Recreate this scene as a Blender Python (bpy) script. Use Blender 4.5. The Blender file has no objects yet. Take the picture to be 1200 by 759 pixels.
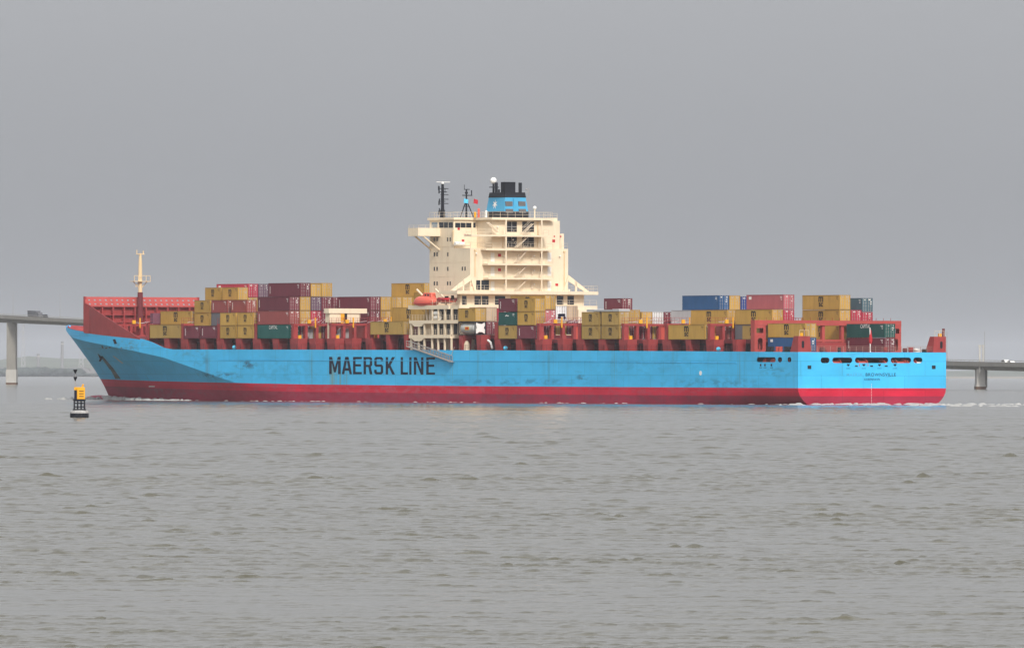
import bpy, bmesh, math, random
import numpy as np
from math import sin, cos, tan, atan, radians, pi, sqrt
from mathutils import Vector, Matrix

# ------------------------------------------------------------------ camera, sky, sun, exposure
scene = bpy.context.scene
COL = scene.collection
random.seed(7)
rng = np.random.default_rng(7)

PW, PH = 1200.0, 759.0              # the photograph's size
FOC = 11500.0                       # focal length in photograph pixels
CAM_H = 5.4
HORIZON = 438.0
ROLL = radians(0.1)
PITCH = atan((HORIZON - PH / 2) / FOC)

cam_d = bpy.data.cameras.new("camera")
cam = bpy.data.objects.new("camera", cam_d)
COL.objects.link(cam)
cam_d.sensor_fit = 'HORIZONTAL'
cam_d.sensor_width = 36.0
cam_d.lens = 36.0 * FOC / PW
cam_d.clip_start = 1.0
cam_d.clip_end = 60000.0
cam.matrix_world = (Matrix.Translation((0, 0, CAM_H)) @ Matrix.Rotation(pi / 2 + PITCH, 4, 'X')
                    @ Matrix.Rotation(ROLL, 4, 'Z'))
scene.camera = cam

SUN_EL, SUN_AZ = radians(38), radians(166)     # azimuth clockwise from +Y (behind the camera, to the right)
world = bpy.data.worlds.new("World")
scene.world = world
world.use_nodes = True
wn, wl = world.node_tree.nodes, world.node_tree.links
wn.clear()
w_out = wn.new('ShaderNodeOutputWorld')
w_bg = wn.new('ShaderNodeBackground')
w_sky = wn.new('ShaderNodeTexSky')
w_sky.sky_type = 'NISHITA'
w_sky.sun_disc = False
w_sky.sun_elevation = SUN_EL
w_sky.sun_rotation = SUN_AZ
w_sky.air_density = 1.0
w_sky.dust_density = 3.0
w_sky.ozone_density = 1.0
w_hs = wn.new('ShaderNodeHueSaturation')
w_hs.inputs['Saturation'].default_value = 0.04
w_mix = wn.new('ShaderNodeMix'); w_mix.data_type = 'RGBA'      # a veil of even grey cloud over the clear sky
w_mix.inputs[0].default_value = 0.62
w_mix.inputs[7].default_value = (3.34, 3.45, 3.72, 1)
wl.new(w_sky.outputs[0], w_hs.inputs['Color'])
wl.new(w_hs.outputs[0], w_mix.inputs[6])
# an overcast sky is about three times brighter overhead than at the horizon
w_tc = wn.new('ShaderNodeTexCoord'); w_sx = wn.new('ShaderNodeSeparateXYZ'); w_mr = wn.new('ShaderNodeMapRange'); w_vm = wn.new('ShaderNodeVectorMath')
w_vm.operation = 'SCALE'
w_mr.interpolation_type = 'SMOOTHSTEP'; w_mr.inputs[3].default_value = 1.0; w_mr.inputs[4].default_value = 2.9
wl.new(w_tc.outputs['Generated'], w_sx.inputs[0]); wl.new(w_sx.outputs[2], w_mr.inputs[0]); wl.new(w_mr.outputs[0], w_vm.inputs['Scale'])
w_nz = wn.new('ShaderNodeTexNoise'); w_nz.inputs['Scale'].default_value = 9.0; w_nz.inputs['Detail'].default_value = 5
w_mp = wn.new('ShaderNodeMapping'); w_mp.inputs['Scale'].default_value = (1, 1, 3.5)      # faint layered cloud
w_nr = wn.new('ShaderNodeMapRange'); w_nr.inputs[1].default_value = 0.3; w_nr.inputs[2].default_value = 0.7; w_nr.inputs[3].default_value = 0.982; w_nr.inputs[4].default_value = 1.018
w_v2 = wn.new('ShaderNodeVectorMath'); w_v2.operation = 'SCALE'
wl.new(w_tc.outputs['Generated'], w_mp.inputs[0]); wl.new(w_mp.outputs[0], w_nz.inputs['Vector']); wl.new(w_nz.outputs[0], w_nr.inputs[0])
wl.new(w_mix.outputs[2], w_v2.inputs[0]); wl.new(w_nr.outputs[0], w_v2.inputs['Scale']); wl.new(w_v2.outputs[0], w_vm.inputs[0]); wl.new(w_vm.outputs[0], w_bg.inputs['Color'])
w_bg.inputs['Strength'].default_value = 0.10
wl.new(w_bg.outputs[0], w_out.inputs['Surface'])

sun_d = bpy.data.lights.new("sun", 'SUN')
sun = bpy.data.objects.new("sun", sun_d)
COL.objects.link(sun)
sun_d.energy = 2.0
sun_d.angle = radians(8)
sun_d.color = (1.0, 0.95, 0.86)
to_sun = Vector((sin(SUN_AZ) * cos(SUN_EL), cos(SUN_AZ) * cos(SUN_EL), sin(SUN_EL)))
sun.rotation_euler = to_sun.to_track_quat('Z', 'Y').to_euler()

scene.view_settings.view_transform = 'Standard'
scene.view_settings.look = 'None'
scene.view_settings.exposure = 0.42
scene.view_settings.gamma = 1.0
scene.view_settings.use_curve_mapping = False
scene.cycles.use_denoising = True
scene.cycles.denoising_prefilter = 'ACCURATE'
scene.cycles.max_bounces = 6
scene.cycles.volume_bounces = 0

# ------------------------------------------------------------------ measuring helpers (pixel of the photo -> point on a known plane)
ALPHA = radians(58.0)
P0 = Vector((51.30883861, 1760.0, 0.0))                  # stern, port corner, on the waterline
FW = Vector((-cos(ALPHA), sin(ALPHA), 0)); SB = Vector((sin(ALPHA), cos(ALPHA), 0))
CAMP = Vector((0, 0, CAM_H))


def ray(px, py):
    a, b = px - PW / 2, py - PH / 2
    x = a * cos(ROLL) + b * sin(ROLL)
    y = -a * sin(ROLL) + b * cos(ROLL)
    up = -y / FOC
    return Vector((x / FOC, cos(PITCH) - up * sin(PITCH), sin(PITCH) + up * cos(PITCH)))


def _solve(a, b, c, rhs):
    m = Matrix((a, b, c)).transposed()
    return m.inverted() @ rhs


def ps(px, py, v=0.0):      # on the fore-and-aft plane v metres in from the port side -> (u, z)
    s = _solve(FW, Vector((0, 0, 1)), -ray(px, py), CAMP - P0 - SB * v)
    return s[0], s[1]


def pt(px, py, u=0.0):      # on the cross-ship plane u metres ahead of the transom -> (v, z)
    s = _solve(SB, Vector((0, 0, 1)), -ray(px, py), CAMP - P0 - FW * u)
    return s[0], s[1]


def pd(px, py, dist):       # at a given distance in front of the camera -> world point
    r = ray(px, py)
    return CAMP + r * (dist / r.y)


SHIP_ROT = math.atan2(FW.y, FW.x)
SHIP_ORG = P0 + FW * 146 + SB * 16.1


def S(u, v, z):             # ship measures -> ship's local coordinates
    return (u - 146.0, 16.1 - v, z)


# ------------------------------------------------------------------ materials
def new_mat(name):
    m = bpy.data.materials.new(name)
    m.use_nodes = True
    nt = m.node_tree
    return m, nt, nt.nodes['Principled BSDF']


def mat(name, col, rough=0.6, var=0.18, scale=0.6, stretch=(1, 1, 1), metallic=0.0, bump=0.0, bump_scale=3.0,
        grime=None, grime_amt=0.0, rand=0.0, corr=0.0, spec=0.15):
    """painted / weathered surface: base colour with worn variation and, if asked, grime streaks and corrugation"""
    m, nt, b = new_mat(name)
    N, Lk = nt.nodes, nt.links
    tc = N.new('ShaderNodeTexCoord')
    vec = tc.outputs['Object']
    if rand or corr:
        oi = N.new('ShaderNodeObjectInfo')
        ad = N.new('ShaderNodeVectorMath'); ad.operation = 'MULTIPLY_ADD'
        cb = N.new('ShaderNodeCombineXYZ')
        for k in range(3): Lk.new(oi.outputs['Random'], cb.inputs[k])
        Lk.new(cb.outputs[0], ad.inputs[0]); ad.inputs[1].default_value = (173, 91, 57); Lk.new(vec, ad.inputs[2])
        vec_r = ad.outputs[0]
    else:
        vec_r = vec
    mp = N.new('ShaderNodeMapping'); mp.inputs['Scale'].default_value = stretch
    Lk.new(vec_r, mp.inputs[0])
    nz = N.new('ShaderNodeTexNoise'); nz.inputs['Scale'].default_value = scale; nz.inputs['Detail'].default_value = 6
    nz.inputs['Roughness'].default_value = 0.65
    Lk.new(mp.outputs[0], nz.inputs['Vector'])
    mr = N.new('ShaderNodeMapRange'); mr.inputs[1].default_value = 0.25; mr.inputs[2].default_value = 0.75
    mr.inputs[3].default_value = 1 - var; mr.inputs[4].default_value = 1 + var
    Lk.new(nz.outputs[0], mr.inputs[0])
    fac = mr.outputs[0]
    if rand:
        r2 = N.new('ShaderNodeMapRange'); r2.inputs[3].default_value = 1 - rand; r2.inputs[4].default_value = 1 + rand
        Lk.new(oi.outputs['Random'], r2.inputs[0])
        mm = N.new('ShaderNodeMath'); mm.operation = 'MULTIPLY'
        Lk.new(fac, mm.inputs[0]); Lk.new(r2.outputs[0], mm.inputs[1]); fac = mm.outputs[0]
    vm = N.new('ShaderNodeVectorMath'); vm.operation = 'SCALE'
    vm.inputs[0].default_value = col
    Lk.new(fac, vm.inputs['Scale'])
    colour = vm.outputs[0]
    if grime_amt:
        g = N.new('ShaderNodeTexNoise'); g.inputs['Scale'].default_value = 1.0; g.inputs['Detail'].default_value = 5
        gm = N.new('ShaderNodeMapping'); gm.inputs['Scale'].default_value = (1.6, 1.6, 0.22)
        Lk.new(vec_r, gm.inputs[0]); Lk.new(gm.outputs[0], g.inputs['Vector'])
        gr = N.new('ShaderNodeMapRange'); gr.inputs[1].default_value = 0.52; gr.inputs[2].default_value = 0.78
        gr.inputs[4].default_value = grime_amt
        Lk.new(g.outputs[0], gr.inputs[0])
        mx = N.new('ShaderNodeMix'); mx.data_type = 'RGBA'
        Lk.new(gr.outputs[0], mx.inputs[0]); Lk.new(colour, mx.inputs[6])
        mx.inputs[7].default_value = (*(grime or (0.12, 0.07, 0.04)), 1)
        colour = mx.outputs[2]
    Lk.new(colour, b.inputs['Base Color'])
    b.inputs['Roughness'].default_value = rough
    b.inputs['Metallic'].default_value = metallic
    b.inputs['Specular IOR Level'].default_value = spec
    if corr:
        wv = N.new('ShaderNodeTexWave'); wv.wave_type = 'BANDS'; wv.bands_direction = 'X'
        wv.inputs['Scale'].default_value = 1.15; wv.inputs['Distortion'].default_value = 0.0
        Lk.new(vec, wv.inputs['Vector'])
        bp = N.new('ShaderNodeBump'); bp.inputs['Strength'].default_value = corr; bp.inputs['Distance'].default_value = 0.04
        Lk.new(wv.outputs[0], bp.inputs['Height']); Lk.new(bp.outputs[0], b.inputs['Normal'])
    elif bump:
        bn = N.new('ShaderNodeTexNoise'); bn.inputs['Scale'].default_value = bump_scale; bn.inputs['Detail'].default_value = 4
        Lk.new(vec, bn.inputs['Vector'])
        bp = N.new('ShaderNodeBump'); bp.inputs['Strength'].default_value = bump; bp.inputs['Distance'].default_value = 0.05
        Lk.new(bn.outputs[0], bp.inputs['Height']); Lk.new(bp.outputs[0], b.inputs['Normal'])
    return m


# ------------------------------------------------------------------ mesh building
class MB:
    def __init__(s): s.v, s.f, s.m = [], [], []

    def add(s, vs, fs, mi=0):
        o = len(s.v); s.v += [tuple(p) for p in vs]
        s.f += [tuple(i + o for i in f) for f in fs]; s.m += [mi] * len(fs)
        return s

    def box(s, a, b, mi=0):
        x0, x1 = sorted((a[0], b[0])); y0, y1 = sorted((a[1], b[1])); z0, z1 = sorted((a[2], b[2]))
        vs = [(x0, y0, z0), (x1, y0, z0), (x1, y1, z0), (x0, y1, z0), (x0, y0, z1), (x1, y0, z1), (x1, y1, z1), (x0, y1, z1)]
        return s.add(vs, [(0, 3, 2, 1), (4, 5, 6, 7), (0, 1, 5, 4), (1, 2, 6, 5), (2, 3, 7, 6), (3, 0, 4, 7)], mi)

    def sbox(s, u0, u1, v0, v1, z0, z1, mi=0):     # box in ship measures
        return s.box(S(u0, v0, z0), S(u1, v1, z1), mi)

    def prism(s, pts, d, mi=0):                    # polygon pts extruded by the vector d
        n = len(pts); d = Vector(d)
        vs = [Vector(p) for p in pts] + [Vector(p) + d for p in pts]
        fs = [tuple(range(n)), tuple(range(2 * n - 1, n - 1, -1))] + [(i, i + n, (i + 1) % n + n, (i + 1) % n) for i in range(n)]
        return s.add(vs, fs, mi)

    def tube(s, a, b, r, r2=None, n=8, mi=0, caps=True):
        a, b = Vector(a), Vector(b); r2 = r if r2 is None else r2
        d = (b - a).normalized()
        x = d.orthogonal().normalized(); y = d.cross(x)
        vs = [a + (x * cos(2 * pi * i / n) + y * sin(2 * pi * i / n)) * r for i in range(n)]
        vs += [b + (x * cos(2 * pi * i / n) + y * sin(2 * pi * i / n)) * r2 for i in range(n)]
        fs = [(i, (i + 1) % n, (i + 1) % n + n, i + n) for i in range(n)]
        if caps: fs += [tuple(range(n - 1, -1, -1)), tuple(range(n, 2 * n))]
        return s.add(vs, fs, mi)

    def path(s, pts, r, n=6, mi=0):
        for a, b in zip(pts, pts[1:]): s.tube(a, b, r, n=n, mi=mi)
        return s

    def lathe(s, c, prof, n=16, mi=0, axis='z'):
        vs, fs = [], []
        for (r, h) in prof:
            for i in range(n):
                t = 2 * pi * i / n
                p = (r * cos(t), r * sin(t), h) if axis == 'z' else (h, r * cos(t), r * sin(t))
                vs.append((c[0] + p[0], c[1] + p[1], c[2] + p[2]))
        for k in range(len(prof) - 1):
            for i in range(n):
                fs.append((k * n + i, k * n + (i + 1) % n, (k + 1) * n + (i + 1) % n, (k + 1) * n + i))
        fs += [tuple(range(n - 1, -1, -1)), tuple(range((len(prof) - 1) * n, len(prof) * n))]
        return s.add(vs, fs, mi)

    def ball(s, c, r, n=14, m=8, mi=0, sc=(1, 1, 1)):
        prof = []
        vs, fs = [], []
        for k in range(m + 1):
            t = pi * k / m
            for i in range(n):
                q = 2 * pi * i / n
                vs.append((c[0] + r * sc[0] * sin(t) * cos(q), c[1] + r * sc[1] * sin(t) * sin(q), c[2] - r * sc[2] * cos(t)))
        for k in range(m):
            for i in range(n):
                fs.append((k * n + i, k * n + (i + 1) % n, (k + 1) * n + (i + 1) % n, (k + 1) * n + i))
        return s.add(vs, fs, mi)

    def build(s, name, mats, parent=None, smooth=False, kind=None, bevel=0.0):
        me = bpy.data.meshes.new(name)
        me.from_pydata(s.v, [], s.f)
        mats = mats if isinstance(mats, (list, tuple)) else [mats]
        for m in mats: me.materials.append(m)
        if len(mats) > 1: me.polygons.foreach_set('material_index', s.m)
        bm = bmesh.new(); bm.from_mesh(me)
        bmesh.ops.recalc_face_normals(bm, faces=bm.faces)
        bm.to_mesh(me); bm.free()
        if smooth: me.polygons.foreach_set('use_smooth', [True] * len(me.polygons))
        o = bpy.data.objects.new(name, me)
        COL.objects.link(o)
        if parent: o.parent = parent
        if kind: o['kind'] = kind
        if bevel:
            bv = o.modifiers.new('bevel', 'BEVEL'); bv.width = bevel; bv.segments = 2; bv.limit_method = 'ANGLE'
        return o


def tag(o, label=None, cat=None, group=None, kind=None):
    if label: o['label'] = label
    if cat: o['category'] = cat
    if group: o['group'] = group
    if kind: o['kind'] = kind
    return o


def empty(name, loc=(0, 0, 0), rz=0.0):
    o = bpy.data.objects.new(name, None); COL.objects.link(o)
    o.location = loc; o.rotation_euler = (0, 0, rz); o.empty_display_size = 0.5
    return o


def text_mesh(txt, bold=0.0, spacing=1.0):
    """outline of the words as a flat mesh with unit height, x from 0 to its width"""
    cu = bpy.data.curves.new('t', 'FONT'); cu.body = txt; cu.size = 1; cu.offset = bold; cu.space_character = spacing
    cu.resolution_u = 4
    o = bpy.data.objects.new('t', cu); COL.objects.link(o)
    dg = bpy.context.evaluated_depsgraph_get()
    me = bpy.data.meshes.new_from_object(o.evaluated_get(dg))
    vs = np.array([v.co[:] for v in me.vertices]); fs = [tuple(p.vertices) for p in me.polygons]
    bpy.data.objects.remove(o); bpy.data.curves.remove(cu); bpy.data.meshes.remove(me)
    mn, mxx = vs.min(0), vs.max(0)
    vs = (vs - mn) / (mxx - mn + 1e-9)
    return vs[:, :2], fs


def text_on(mb, txt, org, dx, dy, bold=0.0, spacing=1.0, mi=0, fn=None):
    """place words: org = lower left, dx = vector over the full width, dy = vector over the full height"""
    vs, fs = text_mesh(txt, bold, spacing)
    org, dx, dy = Vector(org), Vector(dx), Vector(dy)
    pts = [org + dx * a + dy * b for a, b in vs]
    return mb.add(pts, fs, mi)


def plate_with_holes(outer, holes):
    """2D outline with holes -> (points, faces)"""
    cu = bpy.data.curves.new('p', 'CURVE'); cu.dimensions = '2D'; cu.fill_mode = 'BOTH'
    for ring in [outer] + holes:
        sp = cu.splines.new('POLY'); sp.points.add(len(ring) - 1); sp.use_cyclic_u = True
        for q, (a, b) in zip(sp.points, ring): q.co = (a, b, 0, 1)
    o = bpy.data.objects.new('p', cu); COL.objects.link(o)
    dg = bpy.context.evaluated_depsgraph_get()
    me = bpy.data.meshes.new_from_object(o.evaluated_get(dg))
    vs = [v.co[:2] for v in me.vertices]; fs = [tuple(p.vertices) for p in me.polygons]
    bpy.data.objects.remove(o); bpy.data.curves.remove(cu); bpy.data.meshes.remove(me)
    return vs, fs


def rrect(x0, x1, y0, y1, r, n=5):
    out = []
    for cx, cy, a in ((x1 - r, y1 - r, 0), (x0 + r, y1 - r, 90), (x0 + r, y0 + r, 180), (x1 - r, y0 + r, 270)):
        for k in range(n + 1):
            t = radians(a + 90 * k / n); out.append((cx + r * cos(t), cy + r * sin(t)))
    return out


# ------------------------------------------------------------------ palette
M = {}
M['red'] = mat('ship_red_paint', (0.30, 0.045, 0.045), 0.55, 0.16, 0.5, grime_amt=0.25, grime=(0.10, 0.03, 0.03))
M['red_dark'] = mat('oxide_red_paint', (0.14, 0.025, 0.03), 0.6, 0.2, 0.6)
M['red_light'] = mat('panel_red_paint', (0.46, 0.075, 0.055), 0.55, 0.1, 0.5, grime_amt=0.15)
M['red_mid'] = mat('pinkish_red_paint', (0.38, 0.065, 0.058), 0.55, 0.12, 0.5, grime_amt=0.2)
M['cream'] = mat('cream_paint', (0.745, 0.625, 0.46), 0.5, 0.05, 0.35, grime_amt=0.24, grime=(0.46, 0.31, 0.18))
M['cream_mast'] = mat('cream_mast_paint', (0.70, 0.52, 0.30), 0.5, 0.05, 0.35)
M['dark'] = mat('dark_steel', (0.018, 0.018, 0.022), 0.6, 0.2, 1.0)
M['glass'] = mat('dark_window_glass', (0.012, 0.015, 0.022), 0.12, 0.1, 1.0, spec=0.5)
M['white'] = mat('white_paint', (0.78, 0.76, 0.72), 0.5, 0.06, 1.0, grime_amt=0.12)
M['grey'] = mat('grey_steel', (0.30, 0.29, 0.29), 0.5, 0.15, 1.0)
M['rail'] = mat('cream_rail_paint', (0.66, 0.55, 0.42), 0.5, 0.08, 1.0)
M['yellow'] = mat('yellow_paint', (0.75, 0.36, 0.02), 0.5, 0.1, 1.0)
M['orange'] = mat('lifeboat_orange', (0.68, 0.13, 0.085), 0.4, 0.06, 0.8)
M['signal_red'] = mat('signal_red_paint', (0.45, 0.02, 0.03), 0.5, 0.08, 1.0)
M['navy'] = mat('navy_lettering', (0.004, 0.005, 0.022), 0.5, 0.15, 1.0)
M['black'] = mat('black_paint', (0.012, 0.013, 0.018), 0.5, 0.15, 1.0)
M['funnel_blue'] = mat('funnel_blue_paint', (0.07, 0.345, 0.57), 0.5, 0.08, 0.6)
M['bright_blue'] = mat('bright_blue_paint', (0.10, 0.50, 0.75), 0.5, 0.08, 0.6)
M['cV_'] = mat('purple_grey_paint', (0.16, 0.06, 0.09), 0.6, 0.2, 1.0)
M['stern_rail'] = mat('stern_rail_paint', (0.36, 0.22, 0.18), 0.5, 0.2, 1.0)
M['rod'] = mat('galvanised_rods', (0.50, 0.44, 0.44), 0.5, 0.3, 1.0)
M['wood'] = mat('gangway_alloy', (0.30, 0.27, 0.25), 0.55, 0.2, 2.0)
M['coaming'] = mat('shade_darkened_maroon_paint', (0.050, 0.014, 0.018), 0.65, 0.3, 0.8)  # dark red made darker still, standing in for shade beneath the containers
M['rust'] = mat('rust_brown', (0.11, 0.06, 0.035), 0.8, 0.3, 1.2)


# ------------------------------------------------------------------ hull form
STEM = sorted([(lambda q: (q[1], q[0]))(ps(x, y, 16.1)) for x, y in
               ((80, 380.9), (91.3, 393.8), (101.9, 406.3), (111.3, 421.3), (118.8, 436.3), (122.9, 443.8), (126.3, 453.9), (128.2, 463.2))])
STEM = [(-2.0, STEM[0][1] - 0.6)] + STEM
STEM_Z = [a for a, b in STEM]; STEM_U = [b for a, b in STEM]
U_TIP = STEM_U[-1]
Z_TIP = STEM_Z[-1]


def stem_u(z): return float(np.interp(z, STEM_Z, STEM_U))
def stem_z(u): return float(np.interp(u, STEM_U, STEM_Z))


def half_deck(u):
    t = max(0.0, (u - 230.0) / (U_TIP - 230.0))
    return 16.1 * max(0.0, 1 - t ** 2.5) ** 0.92


def half_water(u):
    t = max(0.0, (u - 172.0) / (277.8 - 172.0))
    return 16.1 * max(0.0, 1 - t ** 1.75) if t < 1 else 0.0


def z_top(u):
    return float(np.interp(u, [0, 15, 55, 91, 159, 195, 224, 227.5, 232, 236, 240, 262, U_TIP],
                           [9.42, 9.5, 9.68, 9.8, 10.03, 10.1, 10.15, 10.5, 11.6, 12.25, 12.55, 13.6, Z_TIP]))


def z_boot(u):
    return float(np.interp(u, [0, 109, 172, 195, 240, 279], [2.95, 3.08, 3.3, 3.5, 3.85, 4.25]))


def z_knuckle(u):
    return float(np.interp(u, [175, 200, 215, 228, 240, 255, 275, U_TIP], [0.6, 3.6, 6.3, 8.6, 9.9, 11.2, 12.6, Z_TIP]))


def half(u, z):
    b = half_deck(u)
    if u < 45:                                     # rounded lower corners of the stern
        if z < 3.0:
            t = min(1.0, (3.0 - z) / 4.6)
            b -= 8.4 * (1 - sqrt(1 - t * t)) * (1 - u / 45.0)
        return b
    if u < 172: return b
    zs = stem_z(u) if u > STEM_U[0] else -2.0
    lo = half_water(u)
    base = 0.0 if lo > 0 else max(0.0, zs)
    zk = max(z_knuckle(u), base + 0.3)
    t = (z - base) / (zk - base)
    if t >= 1: return b
    if t <= 0: return max(0.02, lo * (1 + 0.25 * t)) if lo > 0 else 0.02
    return max(0.02, lo + (b - lo) * t ** (1.25 if lo > 0 else 0.95))


def hull_paint(name, col, streak, scuff, patches=(), var=0.10):
    """ship's side paint: plate-to-plate tone, run-down streaks, and scuffs only where the fenders rubbed"""
    m, nt, b = new_mat(name)
    N, Lk = nt.nodes, nt.links
    tc = N.new('ShaderNodeTexCoord')

    def noise(scale, st, detail=5, lo=0.3, hi=0.7, a=0.0, c=1.0):
        mp = N.new('ShaderNodeMapping'); mp.inputs['Scale'].default_value = st
        Lk.new(tc.outputs['Object'], mp.inputs[0])
        n = N.new('ShaderNodeTexNoise'); n.inputs['Scale'].default_value = scale; n.inputs['Detail'].default_value = detail
        n.inputs['Roughness'].default_value = 0.62
        Lk.new(mp.outputs[0], n.inputs['Vector'])
        r = N.new('ShaderNodeMapRange'); r.inputs[1].default_value = lo; r.inputs[2].default_value = hi
        r.inputs[3].default_value = a; r.inputs[4].default_value = c
        Lk.new(n.outputs[0], r.inputs[0])
        return r.outputs[0]
    # plates
    br = N.new('ShaderNodeTexBrick')
    br.inputs['Color1'].default_value = (1.05, 1.05, 1.05, 1); br.inputs['Color2'].default_value = (0.96, 0.96, 0.96, 1)
    br.inputs['Mortar'].default_value = (0.72, 0.72, 0.72, 1)
    br.inputs['Scale'].default_value = 1.0; br.inputs['Mortar Size'].default_value = 0.045
    br.inputs['Brick Width'].default_value = 9.0; br.inputs['Row Height'].default_value = 2.6
    sx = N.new('ShaderNodeSeparateXYZ'); Lk.new(tc.outputs['Object'], sx.inputs[0])
    cx = N.new('ShaderNodeCombineXYZ')
    ax = N.new('ShaderNodeMath'); ax.operation = 'ADD'
    Lk.new(sx.outputs[0], ax.inputs[0]); Lk.new(sx.outputs[1], ax.inputs[1])
    Lk.new(ax.outputs[0], cx.inputs[0]); Lk.new(sx.outputs[2], cx.inputs[1]); Lk.new(cx.outputs[0], br.inputs['Vector'])
    v1 = N.new('ShaderNodeVectorMath'); v1.operation = 'MULTIPLY'; v1.inputs[0].default_value = col
    Lk.new(br.outputs[0], v1.inputs[1])
    v2 = N.new('ShaderNodeVectorMath'); v2.operation = 'SCALE'
    Lk.new(v1.outputs[0], v2.inputs[0]); Lk.new(noise(0.12, (1, 1, 2.5), a=1 - var, c=1 + var), v2.inputs['Scale'])
    colour = v2.outputs[0]

    def mix(fac, c2):
        nonlocal colour
        mx = N.new('ShaderNodeMix'); mx.data_type = 'RGBA'
        Lk.new(fac, mx.inputs[0]); Lk.new(colour, mx.inputs[6]); mx.inputs[7].default_value = (*c2, 1)
        colour = mx.outputs[2]
    mix(noise(1.0, (0.55, 0.55, 0.05), lo=0.56, hi=0.80, c=0.35), streak)
    for (cu_, cz, ru, rz, amt, c2) in patches:      # scuffed places
        d = N.new('ShaderNodeVectorMath'); d.operation = 'MULTIPLY_ADD'
        d.inputs[1].default_value = (1 / ru, 0, 1 / rz); d.inputs[2].default_value = (-(cu_ - 146) / ru, 0, -cz / rz)
        Lk.new(tc.outputs['Object'], d.inputs[0])
        ln = N.new('ShaderNodeVectorMath'); ln.operation = 'LENGTH'; Lk.new(d.outputs[0], ln.inputs[0])
        r = N.new('ShaderNodeMapRange'); r.inputs[1].default_value = 1.0; r.inputs[2].default_value = 0.3
        Lk.new(ln.outputs['Value'], r.inputs[0])
        mu = N.new('ShaderNodeMath'); mu.operation = 'MULTIPLY'
        Lk.new(r.outputs[0], mu.inputs[0]); Lk.new(noise(0.9, (0.5, 0.5, 1.3) if rz < 4.9 else (1.6, 1.6, 0.03), lo=0.47, hi=0.60, c=amt), mu.inputs[1])
        mix(mu.outputs[0], c2)
    if scuff: mix(noise(0.35, (0.5, 0.5, 3.0), detail=8, lo=0.62, hi=0.72, c=scuff), (0.05, 0.12, 0.16))
    Lk.new(colour, b.inputs['Base Color'])
    b.inputs['Roughness'].default_value = 0.45
    b.inputs['Specular IOR Level'].default_value = 0.12
    bn = N.new('ShaderNodeTexNoise'); bn.inputs['Scale'].default_value = 0.5; bn.inputs['Detail'].default_value = 3
    Lk.new(tc.outputs['Object'], bn.inputs['Vector'])
    bp = N.new('ShaderNodeBump'); bp.inputs['Strength'].default_value = 0.25; bp.inputs['Distance'].default_value = 0.06
    Lk.new(bn.outputs[0], bp.inputs['Height']); Lk.new(bp.outputs[0], b.inputs['Normal'])
    return m


_su = lambda x, y: ps(x, y, 0)
P_ = [(*_su(243, 430), 1.5, 5.0, 0.40, (0.10, 0.16, 0.15)), (*_su(366, 428), 1.8, 5.0, 0.45, (0.13, 0.18, 0.12)), (*_su(560, 428), 1.2, 5.0, 0.35, (0.08, 0.2, 0.26)), (*_su(645, 430), 2.2, 5.0, 0.40, (0.07, 0.2, 0.28)), (*_su(720, 430), 1.4, 5.0, 0.40, (0.12, 0.18, 0.16)), (*_su(790, 430), 1.8, 5.0, 0.40, (0.08, 0.2, 0.28)), (*_su(866, 432), 1.4, 5.0, 0.40, (0.12, 0.18, 0.15)),
      (*_su(760, 430), 30, 3.0, 0.22, (0.03, 0.22, 0.36)), (*_su(330, 436), 22, 3.5, 0.22, (0.03, 0.2, 0.32)), (*_su(600, 447), 40, 0.8, 0.5, (0.03, 0.15, 0.24)), (*_su(840, 449), 24, 1.2, 0.5, (0.03, 0.16, 0.25)), (*_su(220, 412), 10, 1.5, 0.35, (0.08, 0.2, 0.26)),
      (*_su(288, 427), 5.5, 1.1, 0.85, (0.03, 0.07, 0.10)), (*_su(255, 440), 12.0, 1.0, 0.8, (0.03, 0.10, 0.15)),
      (*_su(236, 422), 6.0, 1.6, 0.35, (0.03, 0.14, 0.22)), (*_su(682, 441), 2.6, 1.0, 0.8, (0.03, 0.10, 0.16)),
      (*_su(910, 436), 7.0, 1.2, 0.45, (0.04, 0.12, 0.18)), (*_su(396, 441), 5.0, 5.0, 0.75, (0.22, 0.26, 0.10)),
      (*_su(529, 430), 0.7, 5.0, 0.55, (0.16, 0.24, 0.20)), (*_su(150, 405), 9.0, 1.6, 0.5, (0.10, 0.13, 0.14))]
M['hull_blue'] = hull_paint('hull_blue', (0.055, 0.455, 0.79), (0.06, 0.25, 0.40), 0.25, P_)
M['boot_red'] = hull_paint('boot_topping_red', (0.53, 0.013, 0.042), (0.40, 0.07, 0.10), 0.0, [(*_su(480, 456), 60, 1.4, 0.5, (0.42, 0.10, 0.14)), (*_su(300, 452), 40, 1.4, 0.5, (0.30, 0.06, 0.09)), (*_su(760, 457), 50, 1.4, 0.45, (0.36, 0.07, 0.11))], 0.18)
M['hull_red'] = hull_paint('antifouling_red', (0.30, 0.018, 0.048), (0.16, 0.05, 0.075), 0.0, [(*_su(420, 462), 90, 1.6, 0.5, (0.28, 0.05, 0.08)), (*_su(700, 466), 80, 1.6, 0.5, (0.17, 0.04, 0.06)), (*_su(180, 458), 30, 2.0, 0.6, (0.20, 0.08, 0.11))], 0.25)

# ================================================================== THE SHIP
ship = empty('container_ship', SHIP_ORG, SHIP_ROT)
tag(ship, 'long pale blue container ship with red waterline under way across the estuary', 'ship')

stations = [0.0, 4, 9, 14, 20, 30, 45] + list(np.arange(60, 172, 14)) + list(np.arange(172, 226, 4)) + \
    list(np.arange(226, 282, 1.6)) + list(np.arange(282, U_TIP - 0.3, 0.8)) + [U_TIP - 0.25, U_TIP - 0.02]


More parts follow.
